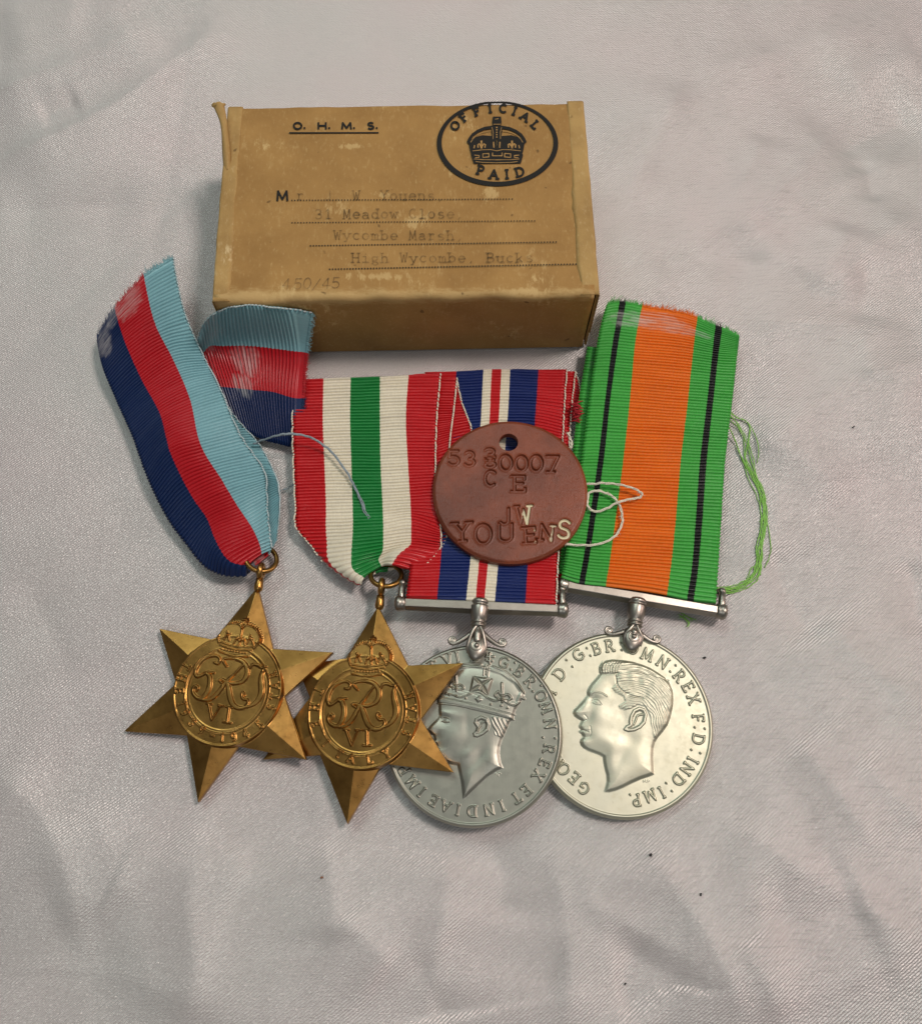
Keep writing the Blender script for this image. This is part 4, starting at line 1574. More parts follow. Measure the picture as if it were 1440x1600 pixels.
fl = []
for row, zm in (([(311, 535), (314, 560), (335, 605), (352, 640)], (.35, .30, .22, .12)), ([(320, 502), (328, 541), (348, 605), (368, 660)], (.7, .55, .36, .15)),
                ([(345, 483), (352, 540), (372, 607), (390, 676)], (.9, .75, .45, .15)), ([(380, 475), (390, 540), (400, 610), (413, 688)], (1.0, .85, .5, .15)),
                ([(415, 477), (427, 544), (428, 613), (436, 694)], (1.0, .85, .5, .15)), ([(452, 481), (463, 549), (458, 622), (460, 699)], (1.0, .85, .5, .15)),
                ([(490, 489), (481, 552), (476, 622), (472, 692)], (1.0, .85, .5, .15))):
    zz = [zlean(a, b, z) for (a, b), z in zip(row, zm)]
    fl.append(zr(row, zz)[::-1])
ribbon("ribbon_tail", fl, U3, M['rib_flare'], root1, fringe={"end": .8}, beads='right', bead_mat='pale_bead', seed=5, flat_end=.26, pitch=.080, label="folded tail of the ribbon leaning on the front of the box")
thread("loose_thread", [(396, 694), (412, 687), (436, 680), (462, 678), (486, 684), (506, 696), (526, 716), (545, 743), (557, 767), (566, 790), (575, 810)],
       [.3, .5, .75, .8, .72, .62, .58, .52, .48, .46, .45], .011, M['blue_thread'], root1, 4, .016, 2, frayed=.05)
thread("loose_thread", [(436, 768), (448, 763), (460, 757), (476, 750)], [.12, .1, .08, .08], .009, M['blue_thread'], root1, 2, .012, 3)

# ---- star with the red, white and green ribbon
PL2 = Plane((412, 1187, .13), (722, 1037, .66), (708, 1207, .62))
root2 = thing("bronze_star_medal", "bronze six-pointed star on red, white and green ribbon, tucked under the other star",
              "medal", P(569, 1113, 0), "bronze star medals")
w2 = [('T', 155), ('H', 175), ('E', 195), ('I', 221), ('T', 241), ('A', 256), ('L', 278.5), ('Y', 299), ('S', -27), ('T', -11), ('A', 3.5), ('R', 18.6)]
bronze_star(PL2, [(591, 948), (464, 1040), (412, 1187), (543, 1287), (708, 1207), (722, 1037)],
            [(540, 1029), (484, 1090), (500, 1180), (597, 1193), (657, 1124), (637, 1040)], (569, 1113), 87, 2, w2, root2,
            bronze_cypher(None, 0, (569, 1113), 1.0), bronze_crown(0, (578, 1053), 1.0))
star_ring(root2, (603, 899), .36, .315, (.05, .50, .9), (596, 917), .46, (593, 944), .44, PL2)
U6 = [0, .197, .386, .583, .78, 1]
ribbon("ribbon_fold", [zr([(640, 592), (676, 592), (713, 592)], [.20, .24, .31]), zr([(650, 630), (690, 632), (722, 632)], [.20, .24, .30]), zr([(660, 690), (700, 684), (737, 676)], [.20, .24, .30]), zr([(670, 760), (705, 750), (738, 745)], [.20, .24, .30])],
       [.6, .8, 1], M['rib_italy'], root2, beads='right', seed=8)
ribbon("ribbon_back", [zr([(500, 592), (640, 588), (714, 592)], [.16, .26, .37]), zr([(500, 640), (640, 640), (709, 640)], [.16, .26, .37]), zr([(500, 720), (640, 720), (702, 700)], [.16, .26, .37]), zr([(510, 800), (640, 790), (698, 780)], [.16, .25, .37]),
                       zr([(540, 850), (640, 840), (697, 842)], [.16, .22, .36]), zr([(570, 900), (620, 890), (668, 884)], [.16, .2, .28])],
       [.2, .7, 1], M['rib_italy'], root2, beads='right', seed=7)
ribbon("ribbon_front", [zr([(460, 593), (505, 592), (548, 590), (593, 588.5), (638, 586), (688, 585)], .45), zr([(457.5, 660), (504, 659), (547, 657), (593, 656), (634, 654), (682, 655)], [.36, .38, .38, .42, .44, .45]),
                        zr([(459, 726), (506.5, 725), (549, 724), (594, 724), (637, 722), (680, 722)], [.34, .36, .36, .40, .43, .45]), zr([(462, 790), (509, 789), (551, 788), (597, 787), (641, 784), (681, 782)], [.32, .36, .38, .41, .43, .45]),
                        zr([(463, 824), (509, 823), (551.5, 821), (598, 818), (642, 812), (688, 826)], [.3, .36, .42, .46, .45, .45]), zr([(484, 849), (511, 849), (550.5, 846), (598, 841), (642, 836), (689, 842)], [.28, .36, .46, .48, .46, .46]),
                        zr([(505, 872), (514, 876), (549, 871), (597, 860), (640, 853), (686, 858)], [.26, .38, .5, .42, .46, .38]), zr([(531, 894), (537, 898), (551, 890), (591, 874), (622, 868), (668, 879)], [.26, .40, .52, .36, .52, .42]),
                        zr([(562, 913), (564, 913), (568, 903), (596, 886), (612, 884), (640, 891)], [.30, .40, .46, .34, .50, .40])],
       U6, M['rib_italy'], root2, beads='both', seed=6, nu=40)


# ------------------------------------------------------------------ round silver medals
def rim(R):
    def f(s):
        x = s.r / R
        z = .020 * ss(.958, .970, x) - .030 * ss(.978, 1.0, x) ** 2 + .012 * (x ** 2) * 0
        return z + .0022 * vnoise(s.X[:, 0] * 1.7 + 3, s.X[:, 1] * 1.7, 31)
    return f


COIN_WALL = [(.012, -.022, 0), (.020, -.06, 0), (.022, -.15, 0), (.018, -.22, 0), (.0, -.26, 0), (-.06, -.275, 0), (-9, -.275, 0)]


def head(R, outline, part, H=.075, edge=.045, dome=.9):
    o = R.px(outline)
    d = poly_depth(R.X, o)
    m = ss(0, .012, d)
    z = H * (.36 * ss(0, edge, d) + .64 * (1 - (1 - np.minimum(d / .34, 1)) ** 2.2))
    R.Z += np.where(d > 0, z, 0)
    R.part[d > .006] = part
    return m, d


# ---- the medal with the orange and green ribbon lies lowest
PLD = Plane((971, 1130, .31), (1112, 1130, .31), (971, 990, .36))
rootD = thing("silver_medal", "pale silver disc medal with a bareheaded man in profile, on an orange and green ribbon", "medal", P(971, 1130, 0), "silver disc medals")
bd, rD = circle_bound(PLD, (971, 1130), 142, 1000)
RD = Relief(PLD, (971, 1130), bd, 185, rim(rD))
RD.part[RD.r > .958 * rD] = 3
cd = crop(4.848, 840, 960)
ud = np.linalg.norm(PLD.loc(972, 1130) - PLD.loc(971, 1130))
items = [('D', 141.5, 600), ('G', 122.5, 612), ('B', 108.6, 596), ('R', 98.8, 592), ('O', 81.5, 575), ('M', 69.4, 555), ('N', 56, 557), ('R', 39, 566), ('E', 28.5, 575), ('X', 18.6, 575),
         ('F', 3.4, 581), ('D', -12.2, 593), ('I', -27.6, 609), ('N', -35, 604), ('D', -45.3, 606), ('I', -60, 607), ('M', -68.7, 592), ('P', -79.4, 596), ('G', -120, 572), ('E', -131, 550), ('O', -141.6, 562), ('R', -149.5, 570), ('I', 156, 588)]
Ls, nD = [], 0
for ch, a, r in items:
    nD += 1
    RD.strokes(letters_px(RD, [(ch, a)], cd([(635, 824)])[0], r / 4.848, 17.5, True, .09, .98), 1.15 * ud, .024, 1.5 * ud, 100 + nD, .25)
for x, y in ((215, 345), (260, 395), (370, 255), (397, 312), (625, 215), (632, 270), (1042, 385), (1000, 432), (1262, 865), (1186, 855), (1228, 1050), (1160, 1025), (1013, 1337), (970, 1277), (697, 1365)):
    p = np.array(cd([(x, y)])[0])
    Ls.append(RD.px([p, p + .6]))
RD.strokes(Ls, 1.15 * ud, .024, 1.5 * ud)
face = [(460, 420), (462, 395), (480, 368), (515, 348), (565, 340), (640, 345), (720, 358), (790, 378), (850, 402), (910, 438), (965, 478), (1002, 520), (1024, 580), (1030, 640), (1024, 710), (1008, 780),
        (985, 840), (950, 890), (915, 930), (890, 970), (878, 1015), (875, 1080), (878, 1150), (883, 1214), (850, 1228), (780, 1250), (710, 1282), (650, 1314), (590, 1338), (540, 1350), (497, 1347),
        (508, 1310), (519, 1265), (516, 1220), (503, 1170), (494, 1120), (490, 1083), (465, 1068), (425, 1053), (380, 1036), (346, 1016), (325, 992), (317, 966), (324, 942), (336, 926), (330, 908), (313, 898),
        (306, 884), (322, 872), (310, 858), (308, 842), (318, 822), (326, 806), (302, 794), (276, 774), (262, 746), (272, 720), (304, 688), (342, 648), (372, 612), (369, 588), (376, 564), (396, 532), (426, 498), (452, 468), (462, 450)]
mD, dD = head(RD, cd(face), 1, .054, .07)
bl = lambda x, y, sx, sy, ang, amp: RD.blob(cd([(x, y)])[0], sx * ud / 4.848, sy * ud / 4.848, ang, amp * .55, mD)
for q in ((415, 650, 38, 34, 20, -.032), (440, 662, 22, 15, 10, .016), (400, 600, 50, 22, 35, .016), (480, 618, 50, 20, 0, .012), (350, 700, 26, 60, -35, .020), (300, 748, 30, 26, 0, .016), (335, 790, 18, 16, 0, .012),
          (395, 775, 24, 60, -20, -.014), (470, 770, 70, 80, 0, .026), (360, 870, 30, 16, 0, .012), (345, 905, 28, 12, 0, .012), (360, 930, 40, 14, 10, -.012), (350, 975, 40, 34, 0, .020), (355, 884, 34, 6, 8, -.012),
          (520, 960, 110, 60, -25, .026), (620, 1080, 46, 130, -35, -.022), (560, 1120, 40, 110, -5, .014), (780, 1100, 70, 140, -8, .016), (640, 760, 40, 70, 10, -.012), (450, 540, 60, 70, 20, .012), (560, 560, 40, 60, 20, -.012), (700, 940, 80, 50, -40, -.016)):
    bl(*q)
ear = RD.px(cd([(640, 872), (664, 842), (684, 834), (682, 812), (690, 770), (716, 722), (764, 700), (808, 716), (828, 764), (814, 828), (776, 868), (730, 890), (680, 895), (648, 884)]))
de = poly_depth(RD.X, ear)
RD.Z += .021 * ss(0, .025, de) - .024 * ss(.045, .09, de)
k = lambda pts: RD.px(smooth_line(cd(pts), 5))
RD.strokes([k([(722, 836), (740, 800), (752, 770), (790, 760)])], 6 / 4.848 * ud, .018, 2 * ud)
RD.strokes([k([(408, 652), (432, 644), (462, 656), (484, 684)]), k([(414, 672), (440, 684), (476, 688)])], 2.6 / 4.848 * ud, .006, 1.4 * ud)
RD.strokes([k([(392, 616), (420, 592), (470, 596), (520, 622)])], 5 / 4.848 * ud, .008, 2.5 * ud)
RD.strokes([k([(322, 874), (350, 880), (384, 896)]), k([(350, 762), (372, 790), (356, 806), (328, 806)]), k([(394, 850), (400, 905), (388, 930)])], 3 / 4.848 * ud, -.006, 1.8 * ud)
hair = RD.px(cd([(462, 408), (480, 366), (565, 338), (720, 356), (850, 402), (965, 478), (1024, 580), (1026, 690), (985, 840), (900, 950), (868, 935), (850, 850), (834, 760), (806, 706), (756, 694), (704, 722), (668, 740),
                 (610, 720), (600, 690), (650, 660), (640, 630), (580, 600), (550, 560), (590, 520), (580, 470), (600, 450), (560, 458), (490, 456)]))
dh = poly_depth(RD.X, hair) * (de <= 0)
q = RD.X - RD.px(cd([(690, 830)]))[0]
qa = np.arctan2(q[:, 1], q[:, 0])
ph = np.hypot(q[:, 0], q[:, 1]) / (ud / 4.848) / 3.3 + 2.2 * vnoise(qa * 3, np.hypot(q[:, 0], q[:, 1]) * 6, 41) * 2 + 10 * qa * .35
qf = RD.X - RD.px(cd([(760, 640)]))[0]
RD.Z += ss(0, .05, dh) * (.008 + (.0034 * np.sin(ph)) + .008 * vnoise(q[:, 0] * 9, q[:, 1] * 9, 43))
RD.strokes([k([(470, 452), (530, 456), (590, 452), (650, 432), (740, 432), (830, 452), (920, 480), (985, 505)]), k([(586, 470), (600, 540), (650, 592), (720, 622), (790, 640)])], 4 / 4.848 * ud, -.012, 3 * ud)
for a0 in range(8):
    x = 474 + a0 * 18
    RD.strokes([k([(x, 440), (x - 4 + a0 * 2, 400), (x + 18 + a0 * 4, 358)])], 3.2 / 4.848 * ud, .009, 2 * ud)
RD.strokes([k([(798, 1272), (800, 1256), (808, 1268), (816, 1254), (820, 1272)]), k([(832, 1272), (832, 1254), (844, 1258), (834, 1264)])], 1.5 / 4.848 * ud, .008, .8 * ud)
RD.build({0: "disc", 1: "portrait", 3: "rim", **{100 + q: "letter" for q in range(1, 60)}}, M['silver'], rootD, COIN_WALL, subparent={1: 0, 3: 0, **{100 + q: 0 for q in range(1, 60)}}, labels={1: "raised head of a bareheaded man facing left"})

# ---- the medal with the red, blue and white ribbon leans on it
PLW = Plane((600, 1146, .30), (877, 1146, .65), (738, 1007, .52))
rootW = thing("silver_medal", "dull grey disc medal with crowned head, on a red, blue and white ribbon", "medal", P(738, 1147, 0), "silver disc medals")
bd, rW = circle_bound(PLW, (738.5, 1146.5), 139, 1000)
RW = Relief(PLW, (738.5, 1146.5), bd, 185, rim(rW))
RW.part[RW.r > .958 * rW] = 3
cw = crop(4.645, 590, 980)
uw = np.linalg.norm(PLW.loc(739.5, 1146.5) - PLW.loc(738.5, 1146.5))
ctr_px = (738.5, 1146.5)
items = [('V', 109), ('I', 101.5), ('D', 88), ('G', 66.5), ('B', 53), ('R', 42.2), ('O', 29), ('M', 19.5), ('N', 7.2), ('R', -11.7), ('E', -22.8), ('X', -32.7), ('E', -46.8), ('T', -56), ('I', -68), ('N', -78), ('D', -90.8), ('I', -101), ('A', -110.5), ('E', -120.5),
         ('I', -131.2), ('M', -141), ('P', -152), ('S', 119), ('V', 128), ('I', 135), ('G', 143), ('R', 152), ('O', 162)]
Ls, nW_ = [], 0
for ch, a in items:
    nW_ += 1
    RW.strokes(letters_px(RW, [(ch, a)], ctr_px, 121.5, 16.5, True, .09, 1.0), 1.15 * uw, .024, 1.5 * uw, 100 + nW_, .25)
for x, y in ((992, 256), (962, 306), (1182, 422), (1122, 464), (1285, 805), (1196, 800), (790, 200), (785, 240), (126, 985)):
    p = np.array(cw([(x, y)])[0])
    Ls.append(RW.px([p, p + .6]))
RW.strokes(Ls, 1.15 * uw, .024, 1.5 * uw)
ol = [(430, 520), (445, 480), (480, 420), (520, 360), (560, 305), (610, 275), (680, 268), (740, 272), (790, 280), (850, 292), (930, 330), (1000, 386), (1050, 446), (1068, 500), (1040, 545), (1004, 600), (988, 645), (984, 672), (960, 690),
      (948, 720), (925, 770), (903, 820), (888, 870), (884, 920), (895, 985), (914, 1026), (860, 1046), (800, 1088), (750, 1134), (700, 1180), (650, 1228), (616, 1254), (612, 1200), (604, 1130), (590, 1070), (577, 1005), (545, 1000), (490, 985), (440, 965),
      (410, 930), (405, 890), (415, 860), (395, 850), (390, 830), (405, 815), (400, 790), (375, 770), (352, 752), (380, 715), (420, 675), (444, 640), (440, 600), (440, 560), (428, 545)]
mW, dW = head(RW, cw(ol), 1, .056, .07)
bl = lambda x, y, sx, sy, ang, amp: RW.blob(cw([(x, y)])[0], sx * uw / 4.645, sy * uw / 4.645, ang, amp * .6, mW)
for q in ((478, 672, 34, 34, 20, -.032), (496, 682, 20, 12, 0, .016), (480, 625, 60, 20, -10, .016), (405, 720, 30, 50, -35, .022), (430, 790, 30, 30, 0, -.012), (560, 790, 80, 80, 0, .028), (440, 930, 60, 34, 0, .02), (640, 940, 90, 46, 30, .022),
          (720, 960, 40, 130, -40, -.026), (660, 1100, 50, 120, -10, .016), (830, 940, 46, 110, 8, .018), (650, 700, 30, 70, 0, -.012), (560, 640, 80, 30, -10, .012)):
    bl(*q)
ear = RW.px(cw([(696, 800), (688, 770), (706, 758), (716, 730), (696, 700), (706, 664), (752, 642), (802, 662), (818, 710), (806, 756), (770, 786), (726, 806)]))
de = poly_depth(RW.X, ear)
RW.Z += .022 * ss(0, .025, de) - .024 * ss(.045, .09, de)
k = lambda pts: RW.px(smooth_line(cw(pts), 5))
RW.strokes([k([(722, 752), (744, 724), (762, 694), (790, 690)])], 5 / 4.645 * uw, .016, 2 * uw)
RW.strokes([k([(462, 660), (490, 654), (520, 664)]), k([(466, 684), (492, 692), (524, 690)])], 2.6 / 4.645 * uw, .010, 1.2 * uw)
hairp = RW.px(cw([(812, 640), (960, 672), (950, 716), (905, 812), (880, 800), (850, 790), (836, 740), (824, 690)]))
dh = poly_depth(RW.X, hairp)
RW.Z += ss(0, .03, dh) * (.008 + .007 * np.sin((RW.X[:, 0] * 1.0 + RW.X[:, 1] * .5) / (uw / 4.645) / 5.0 + 2 * vnoise(RW.X[:, 0] * 6, RW.X[:, 1] * 6, 47)))
# the crown it wears
band = RW.px(cw([(432, 512), (560, 532), (700, 565), (850, 605), (990, 640), (984, 672), (850, 632), (700, 596), (560, 566), (436, 552)]))
db = poly_depth(RW.X, band)
RW.Z += .022 * ss(0, .02, db)
RW.strokes([k([(434, 508), (560, 528), (700, 560), (850, 600), (992, 636)]), k([(436, 556), (560, 568), (700, 598), (850, 634), (984, 672)])], 4 / 4.645 * uw, .016, 2 * uw, 1)
deep = RW.px(cw([(480, 425), (560, 310), (650, 272), (770, 290), (900, 330), (1000, 400), (1050, 470), (1010, 560), (850, 540), (700, 500), (560, 470)]))
dp = poly_depth(RW.X, deep)
RW.Z -= .018 * ss(.0, .06, dp)
RW.strokes([k([(470, 488), (540, 492), (590, 512), (640, 500), (700, 478), (745, 478), (790, 512), (850, 540), (900, 530), (950, 558), (990, 570), (1030, 545)])], 4 / 4.645 * uw, .020, 2 * uw, 1)
RW.strokes([k([(600, 300), (680, 286), (760, 290)]), k([(800, 282), (900, 320), (990, 392), (1056, 470)])], 5 / 4.645 * uw, .016, 3 * uw, 1)
RW.strokes([k([(768, 350), (774, 300), (790, 270)]), k([(800, 360), (806, 300), (800, 272)])], 4 / 4.645 * uw, .016, 2 * uw, 1)
dots = [tuple(p) for p in smooth_line([(620, 268), (690, 262), (750, 270)], 6)] + [tuple(p) for p in smooth_line([(838, 284), (930, 326), (1010, 400), (1058, 478)], 9)] + [(786, 340), (788, 322), (790, 304), (792, 288)]
dots += [(572, 500), (520, 492), (640, 518), (820, 562), (896, 572), (940, 588), (1050, 516), (1062, 520), (500, 482)]
for x, y in dots:
    p = np.array(cw([(x, y)])[0])
    RW.strokes([RW.px([p, p + .3])], 6 / 4.645 * uw, .020, 2 * uw, 1, .3)
RW.strokes([k([(812, 268), (814, 190)]), k([(786, 215), (838, 215)]), k([(800, 246), (828, 246)])], 7 / 4.645 * uw, .030, 2.5 * uw, 1, .3)
for tri in ([(755, 420), (690, 356), (826, 372)], [(755, 420), (826, 372), (838, 384), (800, 500)], [(755, 420), (800, 500), (745, 468)], [(755, 420), (664, 474), (690, 356)], [(755, 420), (664, 474), (745, 464)]):
    d = poly_depth(RW.X, RW.px(cw(tri)))
    RW.Z += np.minimum(d * .8, .035) + .010 * ss(0, .008, d)
for (x, y, s_) in ((905, 490, 1), (572, 420, .82)):
    for ln in ([(0, 55), (0, -10), (-4, -80)], [(-6, 10), (-30, -20), (-52, 6), (-34, 26)], [(8, 14), (36, 0), (64, 26), (46, 44)], [(-30, 36), (30, 44)]):
        RW.strokes([k([(x + a * s_, y + b * s_) for a, b in ln])], 7 / 4.645 * uw * s_, .026, 2.5 * uw, 1, .3)
dd = poly_depth(RW.X, RW.px(cw([(700, 520), (735, 500), (765, 532), (728, 556)])))
RW.Z += np.minimum(dd * .6, .02)
RW.strokes([k([(852, 1070), (858, 1062), (866, 1068)]), k([(874, 1084), (880, 1060), (892, 1064)])], 1.6 / 4.645 * uw, .008, .8 * uw)
RW.build({0: "disc", 1: "portrait", 3: "rim", **{100 + q: "letter" for q in range(1, 60)}}, M['nickel'], rootW, COIN_WALL, subparent={1: 0, 3: 0, **{100 + q: 0 for q in range(1, 60)}}, labels={1: "raised head wearing a crown, facing left"})


def suspender(root, barl, barr, zb, claw, zc, scl, scr, barrel_px, m):
    """straight bar with capped ends, turned barrel and the claw that grips the disc"""
    a, b, c = P(*barl, zb[0]), P(*barr, zb[1]), P(*claw, zc)
    x = (b - a) / np.linalg.norm(b - a)
    up = np.array([0, 0, 1.0])
    y = np.cross(up, x)
    y /= np.linalg.norm(y)
    z = np.cross(x, y)
    L = np.linalg.norm(b - a)
    # six-sided bar, tapering very slightly from the middle to the ends
    V, Fc = [], []
    for t in (0, .25, .5, .75, 1):
        r = .142 + .018 * (1 - abs(2 * t - 1))
        for k in range(6):
            an = math.radians(60 * k)
            V.append(a + x * L * t + y * r * math.cos(an) + z * r * .9 * math.sin(an))
    for i in range(4):
        for k in range(6):
            l = (k + 1) % 6
            Fc.append([i * 6 + k, i * 6 + l, (i + 1) * 6 + l, (i + 1) * 6 + k][::-1])
    Fc += [list(range(6)), [24 + k for k in range(6)][::-1]]
    o = obj("bar", V, Fc, m, root, smooth=False)
    bv = o.modifiers.new("worn_edges", 'BEVEL')
    bv.width, bv.segments = .012, 2
    V, f = tube([a + y * .42 - z * .10, b + y * .42 - z * .10], .07, 10)
    obj("upper_bar", V, f, m, root)
    for e, sg in ((a, -1), (b, 1)):
        mb = MB()
        V, f = lathe(e - x * sg * .05, x * sg, y, z, [(0, .10), (.01, .145), (.05, .155), (.08, .15), (.11, .165), (.16, .165), (.20, .14), (.225, .08), (.232, .0)], 24)
        mb.add(V, f)
        q = e + x * sg * .05
        V, f = tube(smooth_line([q, q + y * .14 + z * .02, q + y * .30, q + y * .44 - z * .06], 5), [.085] * 4 + [.075] * 4 + [.07] * 4 + [.065] * 4, 12)
        mb.add(V, f)
        V, f = ellipsoid(q + y * .44 - z * .06, x * .085, y * .085, z * .085, 14, 8)
        mb.add(V, f)
        mb.build("end_cap", m, root)
    o0 = P(*barrel_px, (zb[0] + zb[1]) / 2)
    ax = c - o0
    D = np.linalg.norm(ax)
    ax /= D
    sx = x - ax * (x @ ax)
    sx /= np.linalg.norm(sx)
    sz = np.cross(sx, ax)
    if sz[2] < 0:
        sz = -sz
    prof = [(-.155, .0), (-.15, .10), (-.13, .165), (-.09, .19), (-.04, .192), (-.03, .170), (.0, .168), (.01, .19), (.04, .194), (.10, .190), (.19, .178), (.26, .160), (.31, .138), (.33, .125), (.335, .150), (.352, .162), (.372, .150), (.378, .128), (.40, .126),
            (.405, .150), (.425, .158), (.445, .146), (.45, .11), (.50, .10), (.52, .0)]
    V, f = lathe(o0 + sz * .03, ax, sx, sz, prof, 30)
    obj("barrel", V, f, m, root)
    mb = MB()
    q0 = o0 + ax * .42
    V, f = ellipsoid(c + sz * .03, sx * .205, ax * .26, sz * .10, 28, 16)
    V += ax * (.05 * (np.abs((V - c) @ sx) / .2) ** 2)[:, None] * -1
    mb.add(V, f)
    V, f = ellipsoid(c + sz * .125 - ax * .02, sx * .055, ax * .055, sz * .05, 14, 8)
    mb.add(V, f)
    tt = np.linspace(0, 2 * np.pi, 26, endpoint=False)
    V, f = tube(c + sz * .115 - ax * .02 + .095 * (np.cos(tt)[:, None] * sx + np.sin(tt)[:, None] * ax), .020, 8, True)
    mb.add(V, f)
    # neck ribs running from the barrel over the claw
    for sg in (-1, 1):
        V, f = tube(smooth_line([q0 + sx * sg * .02 + sz * .10, q0 + ax * .14 + sx * sg * .10 + sz * .10, c - ax * .04 + sx * sg * .17 + sz * .06, c + ax * .12 + sx * sg * .15 + sz * .02], 6), .038, 8)
        mb.add(V, f)
    V, f = tube(smooth_line([q0 + sz * .06, q0 + ax * .16 + sz * .09, c - ax * .1 + sz * .08], 5), [.06] * 5 + [.075] * 3 + [.08] * 3, 10)
    mb.add(V, f)
    mb.build("claw", m, root)
    for sg, spx in ((-1, scl), (1, scr)):
        s0 = P(*spx, zc - .02)
        mb = MB()
        st = q0 + ax * .08 + sx * sg * .05 + sz * .0
        dn = s0 - st
        pts = smooth_line([st, st + dn * .35 + ax * .06, st + dn * .7 + ax * .09, s0 + ax * .075 - sx * sg * .02], 6)
        sp = [s0 + (.078 - .052 * t / 12) * (math.cos(math.pi / 2 + sg * 0 - sg * t * .62) * sx * 1.0 + math.sin(math.pi / 2 - sg * t * .62 * sg * 1) * ax * 1.0 * (1)) for t in range(1, 13)] if False else []
        for t in range(1, 22):
            an = t * .48
            rr = .078 - .055 * t / 21
            sp.append(s0 + rr * (math.sin(an) * sx * sg + math.cos(an) * ax) + sz * .012 * t / 21)
        allp = np.vstack([pts, np.array(sp)])
        V, f = tube(allp, np.concatenate([np.linspace(.060, .036, len(pts)), np.linspace(.034, .018, len(sp))]), 10)
        mb.add(V, f)
        V, f = ellipsoid(s0 - sz * .01, sx * .082, ax * .082, sz * .035, 16, 8)
        mb.add(V, f)
        mb.build("scroll_arm", m, root)


suspender(rootD, (884, 915), (1122, 955), (.36, .36), (988, 999), .42, (951, 985), (1025, 998.5), (994.5, 947), M['steel'])
suspender(rootW, (630, 943), (874, 953), (.50, .54), (744, 1013), .60, (707, 1000.5), (784, 1004), (749.5, 948), M['steel'])

# ribbon of the orange and green medal
UD = [0, .112, .152, .287, .69, .823, .868, 1]
dz = lambda r, z: zr(r, z)
rowsD = [([(948, 474), (967, 470), (978, 471), (1003, 476), (1089, 494), (1117, 507), (1127, 510), (1154, 523)], .42), ([(939, 505), (962, 503), (971, 504), (996, 508), (1085, 521), (1114, 530), (1124, 532), (1153, 538)], .46),
         ([(931, 545), (955, 544), (964, 545), (990, 548), (1081, 556), (1111, 560), (1120, 561), (1150, 563)], .48), ([(920, 622), (945, 622), (953, 623), (983, 625), (1073, 631), (1103, 633), (1112, 634), (1142, 637)], .48),
         ([(908, 715), (934, 715), (943, 716), (973, 717), (1062.5, 720), (1092.5, 721), (1102.5, 721), (1132, 722)], .48), ([(895, 797), (922, 799), (931, 800), (962, 802), (1055, 807), (1086, 809), (1096, 809.5), (1126, 811)], .48),
         ([(883, 867), (911, 871), (920, 872), (952, 875), (1047.5, 882), (1080, 885), (1089.5, 886), (1121, 889)], .50), ([(878, 895), (905, 903), (914, 904.5), (946.5, 908), (1042, 921), (1073.5, 927.5), (1083.5, 929), (1118, 933)], .52),
         ([(877.5, 902), (904.5, 911), (914, 912.5), (946, 916), (1041, 930), (1072.5, 937), (1082.5, 938.5), (1117.5, 942)], .46)]
back = [(917, 542, 1140, 556), (911, 580, 1138, 592), (903, 630, 1136, 640), (896, 690, 1128, 700), (890, 740, 1124, 745), (882, 800, 1118, 812), (876, 860, 1112, 880), (872, 896, 1108, 930)]
ribbon("ribbon_back", [zr([(a, b), (c, d)], .30) for a, b, c, d in back], [0, 1], M['rib_def'], rootD, beads=None, seed=12)
ribbon("ribbon_front", [zr(r, z) for r, z in rowsD], UD, M['rib_def'], rootD, fringe={"start": 1.3}, seed=11, nu=40, flat_end=.14, label="front of the ribbon, top end cut and frayed")
rg = np.random.default_rng(5)
core = [(1138, 648), (1152, 664), (1163, 690), (1167, 718), (1176, 745), (1188, 772), (1193, 800), (1190, 830), (1184, 858), (1186, 880), (1178, 900), (1160, 914), (1140, 922), (1122, 922)]
for i in range(9):
    off = rg.normal(0, 4.5, 2)
    k0 = [(x + off[0] * math.sin(j * .55 + i) + rg.normal(0, 1.5), y + off[1] * .5) for j, (x, y) in enumerate(core)]
    if i % 3 == 1:
        k0 = [(1136, 640 + rg.uniform(-3, 3)), (1150, 652), (1164, 657), (1171, 668), (1168, 690)] + k0[3:]
    if i % 3 == 2:
        k0 = [(1139, 668), (1149, 690), (1157, 712)] + k0[4:]
    thread("loose_thread", k0, [.22] + [.07 + .05 * rg.random() for _ in k0[2:]] + [.25], .0105, M['green_thread'], rootD, 1, 0, i)
for pts in ([(1172, 668), (1180, 700), (1180, 728)], [(1192, 800), (1200, 850), (1200, 872), (1194, 888)], [(1178, 856), (1182, 872), (1188, 900)], [(1186, 880), (1172, 890), (1166, 905)], [(1062, 966), (1070, 962), (1082, 970)], [(1060, 960), (1072, 970), (1076, 977)], [(1064, 958), (1078, 966), (1088, 968)], [(1066, 963), (1076, 972), (1073, 980)]):
    thread("loose_thread", pts, [.05] * len(pts), .0105, M['green_thread'], rootD, 1, 0, 1)

